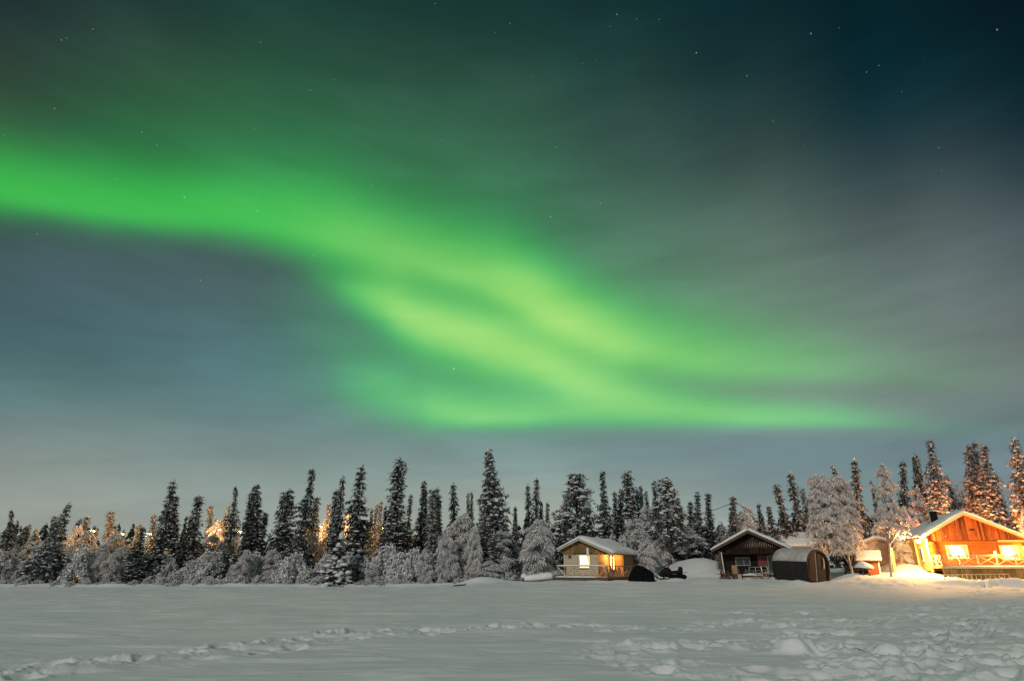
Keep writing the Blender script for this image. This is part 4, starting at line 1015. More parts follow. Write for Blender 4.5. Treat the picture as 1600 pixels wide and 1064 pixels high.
for s in (-1, 1): MB().box(s * 0.6 - 0.04, s * 0.6 + 0.04, -0.15, 0.15, -0.1, 0.24).build('leg', MS['dark_fascia'], pt)
mb = MB(); roof_snow(mb, (-0.76, -0.19, 0.303), (0.3, -0.19, 0.303), (0.3, 0.19, 0.303), (-0.76, 0.19, 0.303), 0.08, 8, 5, 3, 0.03); mb.build('snow_cover', MS['roof_snow'], pt, True)
# brushwood heap by the porch post
x, y, z = foot(1134, 53.4)
bp = empty('brushwood_pile', (x, y, z), 0, 'heap of brown brushwood on the dark cabin porch beside its left post', 'woodpile')
mb = MB(); rr = random.Random(5)
for k in range(90):
    a = rr.uniform(0, math.pi); c = Vector((rr.gauss(0, 0.22), rr.gauss(0, 0.15), abs(rr.gauss(0.22, 0.16)))); d = Vector((math.cos(a), math.sin(a) * 0.6, rr.gauss(0, 0.45))).normalized() * rr.uniform(0.2, 0.4)
    mb.beam(c - d, c + d, rr.uniform(0.012, 0.03))
mb.build('twigs', mat_wood('brush_brown', (0.07, 0.04, 0.025), (0.2, 0.13, 0.08), 'X', 0.9, 0.4), bp)
MB().tube([(0, 0, 0), (0, 0, 0.25), (0, 0, 0.4)], [0.45, 0.3, 0.1], 12).build('core', MS['bark'], bp)

# wooden power pole with a slanting prop, and its two cables
pxw, pyw, pzw = foot(1151, 63.5); pxw = at(1149, 800, 63.5)[0]
ztop = at(1148, 782, 63.5)[2]
pp = empty('power_pole', (pxw, pyw, pzw), 0, 'bare wooden power pole with a long slanting prop behind the dark cabin', 'power pole')
mb = MB(); mb.tube([(0, 0, -0.3), (0, 0, ztop - pzw)], [0.11, 0.075], 10); mb.build('pole', MS['pole_wood'], pp)
bx = at(1110, 880, 62.0)
mb = MB(); mb.tube([(bx[0] - pxw, -1.5, -0.2), (0, -0.08, ztop - pzw - 1.3)], [0.10, 0.08], 8); mb.build('prop', MS['pole_wood'], pp)
mb = MB(); mb.beam((-0.3, 0, ztop - pzw - 0.25), (0.3, 0, ztop - pzw - 0.25), 0.07); mb.build('crossarm', MS['pole_wood'], pp)
def cable(p, q, sag, label):
    p, q = Vector(p), Vector(q); mb = MB()
    mb.tube([p.lerp(q, t) - Vector((0, 0, sag * 4 * t * (1 - t))) for t in np.linspace(0, 1, 14)], 0.028, 5)
    o = mb.build('power_cable', MS['wire'], None); tag(o, label, 'cable', 'cables on the power pole')
cable((pxw - 0.3, pyw, ztop - 0.25), at(1030, 805, 66), 0.5, 'thin dark cable running left from the wooden power pole')
cable((pxw + 0.3, pyw, ztop - 0.22), at(1262, 828, 66), 0.7, 'dark cable sagging right from the power pole toward the long house')

# ---------------------------------------------------------------- trees: mesh kits
_bm = bmesh.new(); bmesh.ops.create_icosphere(_bm, subdivisions=2, radius=1.0); _bm.verts.ensure_lookup_table()
ICO_V = np.array([v.co[:] for v in _bm.verts]); ICO_F = np.array([[v.index for v in f.verts] for f in _bm.faces]); _bm.free()
def blobs(C, S, r_):
    """lumps of snow: centres (n,3), radii (n,3)"""
    n = len(C); nv = len(ICO_V)
    a = r_.uniform(0, 2 * np.pi, n); ca, sa_ = np.cos(a), np.sin(a)
    v = ICO_V[None] * (1 + r_.normal(0, 0.13, (n, nv, 1)))
    v = v * S[:, None, :]
    x = v[..., 0] * ca[:, None] - v[..., 1] * sa_[:, None]; y = v[..., 0] * sa_[:, None] + v[..., 1] * ca[:, None]
    v = np.stack([x, y, v[..., 2]], -1) + C[:, None, :]
    f = ICO_F[None] + (np.arange(n) * nv)[:, None, None]
    return v.reshape(-1, 3), f.reshape(-1, 3)
def ribbons(P, D, L, g, w, k, r_, taper=0.35):
    """thin drooping strips: start P, direction D, length L, droop g, width w, k segments"""
    n = len(P); s = np.linspace(0, 1, k + 1)
    pts = P[:, None, :] + D[:, None, :] * (L[:, None] * s[None])[..., None]
    pts[..., 2] -= (g * L)[:, None] * (s ** 2)[None]
    a = r_.uniform(0, 2 * np.pi, n); side = np.stack([np.cos(a), np.sin(a), r_.normal(0, 0.25, n)], -1)
    side /= np.linalg.norm(side, axis=1)[:, None]
    ww = (w[:, None] * (1 - (1 - taper) * s)[None])[..., None] * side[:, None, :] * 0.5
    v = np.stack([pts - ww, pts + ww], 2).reshape(-1, 3)
    i = np.arange(n)[:, None] * (2 * (k + 1)) + (np.arange(k) * 2)[None]
    f = np.stack([i, i + 1, i + 3, i + 2], -1).reshape(-1, 4)
    return v, f
def merge(parts):
    V = []; FS = {}; o = 0
    for v, f in parts:
        V.append(v); FS.setdefault(f.shape[1], []).append(f + o); o += len(v)
    return np.concatenate(V), [np.concatenate(x) for x in FS.values()]
def trunk_mesh(name, pts, rad, mat, limbs=()):
    mb = MB(); mb.tube(pts, rad, 9)
    for p, r in limbs: mb.tube(p, r, 5)
    me = bpy.data.meshes.new(name); me.from_pydata(mb.v, [], mb.f); me.materials.append(mat)
    for p in me.polygons: p.use_smooth = True
    me.update(); return me
KITS = {}
def snowy_crown(v1, f1, m1, v2, f2, m2=None):
    nf1 = sum(len(f) for f in f1); o = len(v1)
    me = mesh_np('crown', np.concatenate([v1, v2]), f1 + [f2 + o], [m1, m2 or MS['tree_snow']], False, [0] * nf1 + [1] * len(f2))
    me.polygons.foreach_set('use_smooth', np.array([False] * nf1 + [True] * len(f2)))
    return me

def spruce_kit(key, H, Rm, seed, snow=0.75, sparse=0.0, shape=0.8, lump=1.0, bare=0.03, wob=0.28, twin=False, dark=False):
    r_ = np.random.default_rng(seed)
    cards = []; BC = []; BS = []
    lean = r_.normal(0, 0.015, 2)
    def axis(t): return np.array([lean[0] * H * t * t + 0.04 * math.sin(t * 7 + seed), lean[1] * H * t * t, H * t])
    t = bare
    ph = r_.uniform(0, 6.28, 4)
    tops = [(0.0, 1.0, 1.0)]
    if twin: tops = [(-0.38, 1.0, 0.85), (0.38, 0.97, 0.85)]
    for off, hs, rs in tops:
        t = bare if off <= 0 else 0.45
        while t < 0.985:
            env = (0.25 * (1 - t) ** (shape * 0.6) + 0.75 * (1 - t) ** (shape * 1.25)) * (0.6 + 0.4 * min(1, t / 0.12))
            rr = Rm * rs * max(env, 0.0) + 0.05
            rr *= 1 + wob * math.sin(t * 15 + ph[0]) * 0.5 + wob * r_.normal(0, 0.35)
            nb = int(5 + 4 * min(1, rr / 0.9))
            a0 = r_.uniform(0, 6.28)
            for b in range(nb):
                if r_.random() < sparse: continue
                a = a0 + 2 * math.pi * b / nb + r_.normal(0, 0.25)
                L = max(0.12, rr * r_.uniform(0.62, 1.18) * (1 + 0.18 * math.sin(2 * a + ph[1] + t * 9)))
                droop = (0.42 * (1 - t) + 0.08) * r_.uniform(0.5, 1.5); p_z = r_.normal(0, 0.09)
                d = np.array([math.cos(a), math.sin(a)])
                p0 = axis(t * hs); p0[2] += p_z; p0[0] += off * sstep(t, 0.35, 0.75)
                def P(s): return np.array([p0[0] + d[0] * L * s, p0[1] + d[1] * L * s, p0[2] - droop * L * s ** 1.4 + 0.10 * L * s])
                nc = max(7, int(34 * L))
                for q in range(nc):
                    s = r_.uniform(0.15, 1.0)
                    c = P(s) + r_.normal(0, 0.05, 3)
                    dirv = np.array([d[0] * 0.7 + r_.normal(0, 0.5), d[1] * 0.7 + r_.normal(0, 0.5), -0.30 + r_.normal(0, 0.4)]); dirv /= np.linalg.norm(dirv)
                    cards.append((c, dirv, r_.uniform(0.11, 0.25), r_.uniform(0.06, 0.12)))
                ns = max(1, int(round(L / 0.22)))
                for q in range(ns):
                    if r_.random() > snow: continue
                    s = (q + 0.75 + r_.normal(0, 0.15)) / ns
                    c = P(min(s, 1.0)) + r_.normal(0, 0.03, 3); sz = lump * r_.uniform(0.04, 0.11) * (0.75 + 0.4 * min(1, L))
                    BC.append(c + np.array([0, 0, sz * 0.35])); BS.append((sz * 1.25, sz, sz * r_.uniform(0.55, 0.85)))
            t += r_.uniform(0.15, 0.25) / H
        for q in range(7):
            s = 0.93 + 0.07 * q / 6; c = axis(s * hs); c[0] += off; sz = lump * r_.uniform(0.05, 0.10)
            if r_.random() < snow: BC.append(c + r_.normal(0, 0.03, 3)); BS.append((sz, sz, sz * 1.2))
            for m_ in range(3): cards.append((c, np.array([r_.normal(0, .5), r_.normal(0, .5), 0.5]), 0.14, 0.06))
    C = np.array([c[0] for c in cards]); D = np.array([c[1] for c in cards]); Ln = np.array([c[2] for c in cards]); W = np.array([c[3] for c in cards])
    v, f = ribbons(C, D, Ln, np.full(len(C), 0.3), W, 1, r_, 0.5)
    v2, f2 = blobs(np.array(BC), np.array(BS), r_)
    crown = snowy_crown(v, [f], MS['needles'] if dark else MS['rimed' if key in ('heavy_tall', 'heavy_slim', 'wide0') else 'dusted'], v2, f2, MS['tree_snow'] if lump > 1.6 else MS['needle_snow'])
    pts = [axis(q) for q in np.linspace(0, 0.97, 7)]
    pts[0][2] = -0.5
    limbs = []
    if twin:
        for off in (-0.38, 0.38): limbs.append(([axis(0.4), axis(0.6) + np.array([off * 0.8, 0, 0]), axis(0.95) + np.array([off, 0, 0])], [0.06, 0.05, 0.02]))
    tr = trunk_mesh('trunk', pts, list(np.linspace(0.05 + 0.012 * H, 0.02, 7)), MS['bark'], limbs)
    KITS[key] = dict(H=H, W=2 * Rm, kit='spruce', parts=[('trunk', tr), ('crown', crown)])

def lobe_points(lobes, r_, dens):
    P = []; N_ = []
    for cx, cy, cz, rx, ry, rz in lobes:
        n = int(dens * (rx * ry + rx * rz + ry * rz))
        d = r_.normal(0, 1, (n, 3)); d /= np.linalg.norm(d, axis=1)[:, None]
        d[:, 2] = np.where(d[:, 2] < -0.35, -d[:, 2], d[:, 2])
        k = r_.uniform(0.45, 1.0, n) ** 0.6
        P.append(np.array([cx, cy, cz]) + d * k[:, None] * np.array([rx, ry, rz])); N_.append(d)
    return np.concatenate(P), np.concatenate(N_)
def tufts(lobes, r_, per_m2, strands, rad, L, droop, width, up=0.35, out=0.45):
    """tresses of frosted twigs: every tuft is a small fountain that starts at one point and hangs outward"""
    C, Nn = lobe_points([(cx, cy, cz, rx, ry, rz) for cx, cy, cz, rx, ry, rz in lobes], r_, per_m2)
    C[:, 2] = np.maximum(C[:, 2], 0.12)
    n = len(C); k = strands
    sc_ = r_.uniform(0.7, 1.3, n).repeat(k)
    P = C.repeat(k, 0) + r_.normal(0, rad * 0.35, (n * k, 3)) * np.array([1, 1, 0.6])
    a = r_.uniform(0, 6.28, n * k)
    D = np.stack([np.cos(a), np.sin(a), np.full(n * k, up)], -1) * r_.uniform(0.15, 1, n * k)[:, None] + Nn.repeat(k, 0) * np.array([out, out, out * 0.4]) + np.array([0, 0, 0.1])
    D /= np.linalg.norm(D, axis=1)[:, None]
    LL = r_.uniform(L[0], L[1], n * k) * sc_
    dr = droop * r_.uniform(0.75, 1.25, n * k)
    v1 = ribbons(P, D, LL, dr, r_.uniform(0.5, 1.25, n * k) * width, 4, r_, 0.45)
    m = n * k // 2; ii = r_.choice(n * k, m, replace=False); s = r_.uniform(0.25, 0.9, m)
    Q = P[ii] + D[ii] * (LL[ii] * s)[:, None]; Q[:, 2] -= dr[ii] * LL[ii] * s ** 2
    D2 = r_.normal(0, 0.7, Q.shape) + np.array([0, 0, -0.2]); D2 /= np.linalg.norm(D2, axis=1)[:, None]
    v2 = ribbons(Q, D2, r_.uniform(0.08, 0.22, m), np.full(m, 0.4), r_.uniform(0.6, 1.2, m) * width, 2, r_)
    return v1, v2, C, Nn
def birch_kit(key, H, lobes, seed, dens=230, hang=(0.45, 1.0), droop=1.3, width=0.05, frost='frost', trunk_r=0.11, base=(0, 0), dx=0.0, bare_limbs=9, snow_n=0.12):
    """frosted birch: hanging tresses spread over the lobes of the crown"""
    r_ = np.random.default_rng(seed)
    v1, v2, C, Nn = tufts(lobes, r_, dens / 40.0, 100, 0.15, (hang[0] * 0.75, hang[1] * 0.85), droop * 0.9, width)
    V, FS = merge([v1, v2])
    BC = []; BS = []
    for c in C:
        for _ in range(int(r_.integers(3, 8))):
            sz = r_.uniform(0.04, 0.10); BC.append(c + r_.normal(0, 0.10, 3) + np.array([0, 0, 0.05])); BS.append((sz * 1.3, sz, sz * 0.7))
    v, f = blobs(np.array(BC), np.array(BS), r_); crown = snowy_crown(V, FS, MS[frost], v, f)
    zt = max(l[2] + 0.4 * l[5] for l in lobes)
    pts = [(base[0] + (dx - base[0]) * q ** 0.9 + 0.06 * math.sin(q * 6 + seed) * min(1, q * 4), 0.05 * math.sin(q * 5), -0.5 * (q == 0) + zt * q) for q in np.linspace(0, 1, 8)]
    limbs = []
    for c in C[::3]:
        q = max(0.15, min(0.9, c[2] / zt * 0.8)); i = int(q * 7); p0 = Vector(pts[i]); e = Vector(c)
        mid = p0.lerp(e, 0.5) + Vector((0, 0, 0.15)); limbs.append(([p0, mid, e], [trunk_r * 0.32, trunk_r * 0.2, 0.01]))
    tr = trunk_mesh('trunk', pts, list(np.linspace(trunk_r, 0.02, 8)), MS['birch_bark'], limbs)
    W = max(l[0] + l[3] for l in lobes) - min(l[0] - l[3] for l in lobes)
    KITS[key] = dict(H=max(l[2] + l[5] for l in lobes) + 0.08, W=W, parts=[('trunk', tr), ('crown', crown)])
def bush_kit(key, H, W, seed, frost='frost_dim', dens=18):
    r_ = np.random.default_rng(seed); lobes = []
    for k in range(7):
        a = r_.uniform(0, 6.28); q = r_.uniform(0, 0.6); hz = r_.uniform(0.42, 0.85) * H
        lobes.append((q * W * 0.5 * math.cos(a), q * W * 0.4 * math.sin(a), hz * 0.62, W * r_.uniform(0.13, 0.24), W * r_.uniform(0.13, 0.22), hz * 0.42))
    lobes.append((0.1 * W * r_.normal(), 0, H * 0.55, W * 0.16, W * 0.16, H * 0.40))
    for k in range(5):
        a = r_.uniform(0, 6.28); lobes.append((0.36 * W * math.cos(a), 0.3 * W * math.sin(a), H * 0.16, W * 0.18, W * 0.18, H * 0.18))
    v1, v2, C, Nn = tufts(lobes, r_, dens * 0.7, 60, 0.12, (0.12, 0.36), 0.5, 0.05, 0.6, 0.6)
    V, FS = merge([v1, v2])
    k = len(C) * 9; ii = r_.integers(0, len(C), k); sz = r_.uniform(0.03, 0.085, k)
    v, f = blobs(C[ii] + r_.normal(0, 0.13, (k, 3)) + np.array([0, 0, 0.05]), np.stack([sz * 1.3, sz, sz * 0.8], -1), r_); crown = snowy_crown(V, FS, MS[frost], v, f)
    mb = MB()
    for q in range(7):
        a = r_.uniform(0, 6.28); mb.tube([(0.05 * math.cos(a), 0.05 * math.sin(a), -0.4), (0.2 * W * math.cos(a), 0.2 * W * math.sin(a), H * 0.4), (0.33 * W * math.cos(a), 0.3 * W * math.sin(a), H * 0.72)], [0.04, 0.03, 0.01], 5)
    tr = bpy.data.meshes.new('stems'); tr.from_pydata(mb.v, [], mb.f); tr.materials.append(MS['bark']); tr.update()
    KITS[key] = dict(H=H * 1.02, W=W, parts=[('stem', tr), ('crown', crown)])
def pine_kit(key, H, Rm, seed, clumps=46, z0=0.22, shape=0.55):
    """broad pine: limbs carrying separate needle clumps, each with its cap of snow"""
    r_ = np.random.default_rng(seed); cards_v = []; BC = []; BS = []; limbs = []
    CC = []; DD = []; LL = []; WW = []
    for k in range(clumps):
        t = z0 + (1 - z0) * ((k + r_.random()) / clumps) ** 0.9
        R_ = Rm * max(0.12, (1 - ((t - z0) / (1 - z0)) ** 1.6) ** shape) * (0.75 + 0.25 * min(1, (t - z0) / 0.12))
        a = k * 2.4 + r_.normal(0, 0.4); q = r_.uniform(0.35, 1.1)
        c = np.array([math.cos(a) * R_ * q, math.sin(a) * R_ * q, H * t - 0.25 + r_.normal(0, 0.15)])
        cr = r_.uniform(0.40, 0.75) * (0.6 + 0.5 * R_ / Rm)
        n = 130
        d = r_.normal(0, 1, (n, 3)); d /= np.linalg.norm(d, axis=1)[:, None]
        CC.append(c + d * r_.uniform(0.35, 1, n)[:, None] * np.array([cr, cr, cr * 0.7])); DD.append(d + r_.normal(0, 0.5, d.shape) + np.array([0, 0, 0.1])); LL.append(r_.uniform(0.14, 0.30, n)); WW.append(r_.uniform(0.05, 0.11, n))
        nb = int(r_.integers(5, 16))
        for _ in range(nb):
            b = r_.normal(0, 0.5, 2); sz = r_.uniform(0.06, 0.17)
            BC.append(c + np.array([b[0] * cr, b[1] * cr, cr * 0.55 * max(-0.3, 1 - (b ** 2).sum()) + r_.normal(0, 0.07)])); BS.append((sz * 1.35, sz, sz * 0.62))
        limbs.append(([Vector((0, 0, H * t * 0.82)), Vector((c[0] * 0.5, c[1] * 0.5, H * t * 0.9)), Vector(c)], [0.06, 0.045, 0.02]))
    D = np.concatenate(DD); D /= np.linalg.norm(D, axis=1)[:, None]; C = np.concatenate(CC)
    v, f = ribbons(C, D, np.concatenate(LL), np.full(len(C), 0.3), np.concatenate(WW), 1, r_, 0.5)
    v2, f2 = blobs(np.array(BC), np.array(BS), r_); crown = snowy_crown(v, [f], MS['dusted'], v2, f2)
    tr = trunk_mesh('trunk', [(0, 0, -0.4), (0.05, 0, H * 0.3), (0, 0.05, H * 0.6), (0, 0, H * 0.95)], [0.2, 0.16, 0.11, 0.03], MS['bark'], limbs)
    KITS[key] = dict(H=H, W=2 * Rm, parts=[('trunk', tr), ('crown', crown)])

for k in range(4): spruce_kit('slim%d' % k, 9.0, 0.62, 20 + k, [0.42, 0.34, 0.48, 0.38][k], 0.05, [0.95, 1.1, 0.9, 1.0][k])
for k in range(4): spruce_kit('mid%d' % k, 9.0, 1.0, 40 + k, [0.46, 0.38, 0.52, 0.42][k], 0.05, [1.0, 1.15, 0.95, 1.05][k])
for k in range(3): spruce_kit('wide%d' % k, 9.5, 1.65, 60 + k, [0.55, 0.48, 0.55][k], 0.05, [0.85, 1.0, 0.75][k], 1.15)
spruce_kit('column', 10.5, 0.72, 70, 0.48, 0.03, 0.55, 1.0, 0.03, 0.18)
spruce_kit('ragged', 9.5, 1.05, 71, 0.42, 0.25, 0.95, 0.9, 0.03, 0.6)
spruce_kit('twin', 8.5, 0.95, 72, 0.42, 0.04, 0.62, 1.0, 0.03, 0.3, True)
spruce_kit('heavy', 4.2, 1.05, 73, 0.62, 0.06, 0.85, 1.9, dark=True)
spruce_kit('heavy_tall', 9.5, 1.25, 74, 0.66, 0.04, 0.95, 0.95)
spruce_kit('heavy_slim', 9.0, 0.6, 75, 0.66, 0.06, 0.95, 0.9)
spruce_kit('dark0', 8.0, 0.8, 76, 0.34, 0.04, 1.0, 0.85)
spruce_kit('dark1', 8.0, 1.0, 77, 0.30, 0.06, 1.1, 0.85)
pine_kit('pine0', 9.0, 2.0, 80, 58, 0.14, 0.6)
pine_kit('pine1', 8.8, 1.6, 81, 44, 0.26, 0.7)
birch_kit('weep0', 5.4, [(0, 0, 3.9, .9, .8, 1.3), (-.9, 0, 3.0, .8, .7, 1.1), (.9, .1, 3.0, .8, .7, 1.1), (0, -.3, 2.2, 1.2, .9, 1.0), (-1.2, 0, 1.5, .7, .6, .9), (1.2, 0, 1.5, .7, .6, .9), (0, -.2, 1.0, 1.3, .8, .8)], 90, 400, (0.3, 0.75), 1.2, 0.045)
birch_kit('weep1', 5.6, [(0.2, 0, 4.3, .75, .7, 1.2), (-.8, 0, 3.5, .7, .6, 1.0), (.8, .1, 3.2, .8, .7, 1.1), (-.4, -.3, 2.3, 1.0, .8, 1.0), (1.0, 0, 1.9, .7, .6, .9), (-1.1, 0, 1.6, .6, .6, .9), (0, -.2, 0.9, 1.2, .8, .8)], 91, 370, (0.28, 0.72), 1.15, 0.045, 'frost')
birch_kit('round0', 5.0, [(0, 0, 3.5, 1.0, .9, 1.3), (-.8, 0, 2.6, .9, .8, 1.2), (.8, 0, 2.7, .9, .8, 1.2), (0, -.3, 1.6, 1.3, .9, 1.2)], 92, 330, (0.25, 0.6), 0.8, 0.05, 'frost_dim')
birch_kit('round1', 5.0, [(-.2, 0, 3.8, .8, .8, 1.1), (.6, 0, 3.0, .9, .8, 1.1), (-.7, .2, 2.6, .8, .8, 1.2), (.1, -.3, 1.6, 1.2, .9, 1.2)], 93, 330, (0.25, 0.6), 0.7, 0.05, 'frost_dim')
birch_kit('slender', 5.5, [(0, 0, 4.6, .45, .45, .95), (-.1, 0, 3.5, .7, .6, 1.0), (.15, 0, 2.4, .9, .8, 1.1), (0, -.1, 1.2, 1.0, .8, 1.0)], 94, 330, (0.25, 0.65), 0.9, 0.05)
for k in range(5): bush_kit('bush%d' % k, [2.2, 2.6, 1.8, 3.0, 2.4][k], [2.6, 2.4, 2.6, 2.6, 3.0][k], 100 + k, 'frost_dim' if k % 2 else 'frost')
# the two birches by the lit cabin, crown lobes as in the photograph (metres above their feet)
birch_kit('yard_birch_a', 8.2, [(0.2, 0, 7.1, 1.1, 1.0, 0.95), (-.7, 0, 6.6, 1.1, 1.0, 1.0), (-.75, -.2, 5.4, 1.2, 1.0, 1.2), (.65, -.2, 5.5, 1.3, 1.0, 1.2), (-.7, -.3, 4.2, 1.35, 1.0, 1.2), (.8, -.3, 4.3, 1.35, 1.0, 1.2), (-.2, -.3, 3.2, 1.4, 1.0, 1.1), (1.0, -.2, 3.0, 1.2, 1.0, 1.1), (0.9, -.2, 2.4, 1.1, .9, 0.8), (-1.25, 0, 7.2, .6, .6, .6), (-1.45, 0, 5.9, .6, .6, .8), (1.1, 0, 6.6, .6, .6, .7)], 110, 420, (0.25, 0.65), 1.1, 0.040, 'frost_warmlit', 0.13, (1.55, 0), 0.2, 12)
birch_kit('yard_birch_b', 8.2, [(-.25, 0, 7.6, .62, .6, .85), (.05, 0, 6.7, .80, .7, .8), (-1.15, 0, 6.1, .55, .55, .75), (-.55, -.1, 5.9, .6, .6, .6), (-.15, -.2, 4.7, 1.25, .9, .8), (-.75, -.2, 4.0, .9, .8, .85), (.75, -.1, 4.1, .95, .8, .9), (.9, -.1, 3.4, .9, .8, .7), (-.6, -.1, 3.4, .9, .7, .55)], 111, 460, (0.22, 0.6), 1.05, 0.040, 'frost_warmlit', 0.14, (0.0, 0), -0.15, 12)

def tree(name, kit, px, py, Y, w, label, cat, group=None, rz=None, base_px=None, lean=0.0):
    """px, py: where the tip shows in the photo; Y: distance; w: crown width in photo pixels"""
    K = KITS[kit]
    x, _, ztip = at(px, py, Y)
    z = gz(x, Y)
    H = ztip - z
    xb = x
    if base_px is not None:
        xb = foot(base_px, Y)[0]; z = gz(xb, Y); H = ztip - z
    tilt = math.atan2(x - xb, H)
    s = H / K['H']
    width = ((1.55 if w <= 24 else 1.36) if 'kit' in K and K['kit'] == 'spruce' else 1.0) * w * Y / 1018.0
    sx = min(max(width / K['W'], 0.42 * s), 2.2 * s)
    o = empty(name, (xb, Y, z - 0.04), 0, label, cat, group)
    a = random.uniform(0, 6.28) if rz is None else rz
    o.rotation_euler = (Matrix.Rotation(tilt, 3, 'Y') @ Matrix.Rotation(a, 3, 'Z')).to_euler()
    o.scale = (sx, sx, s)
    for pn, me in K['parts']: link_mesh(pn, me, o)
    return o
GS = 'snow-laden spruces of the forest edge'
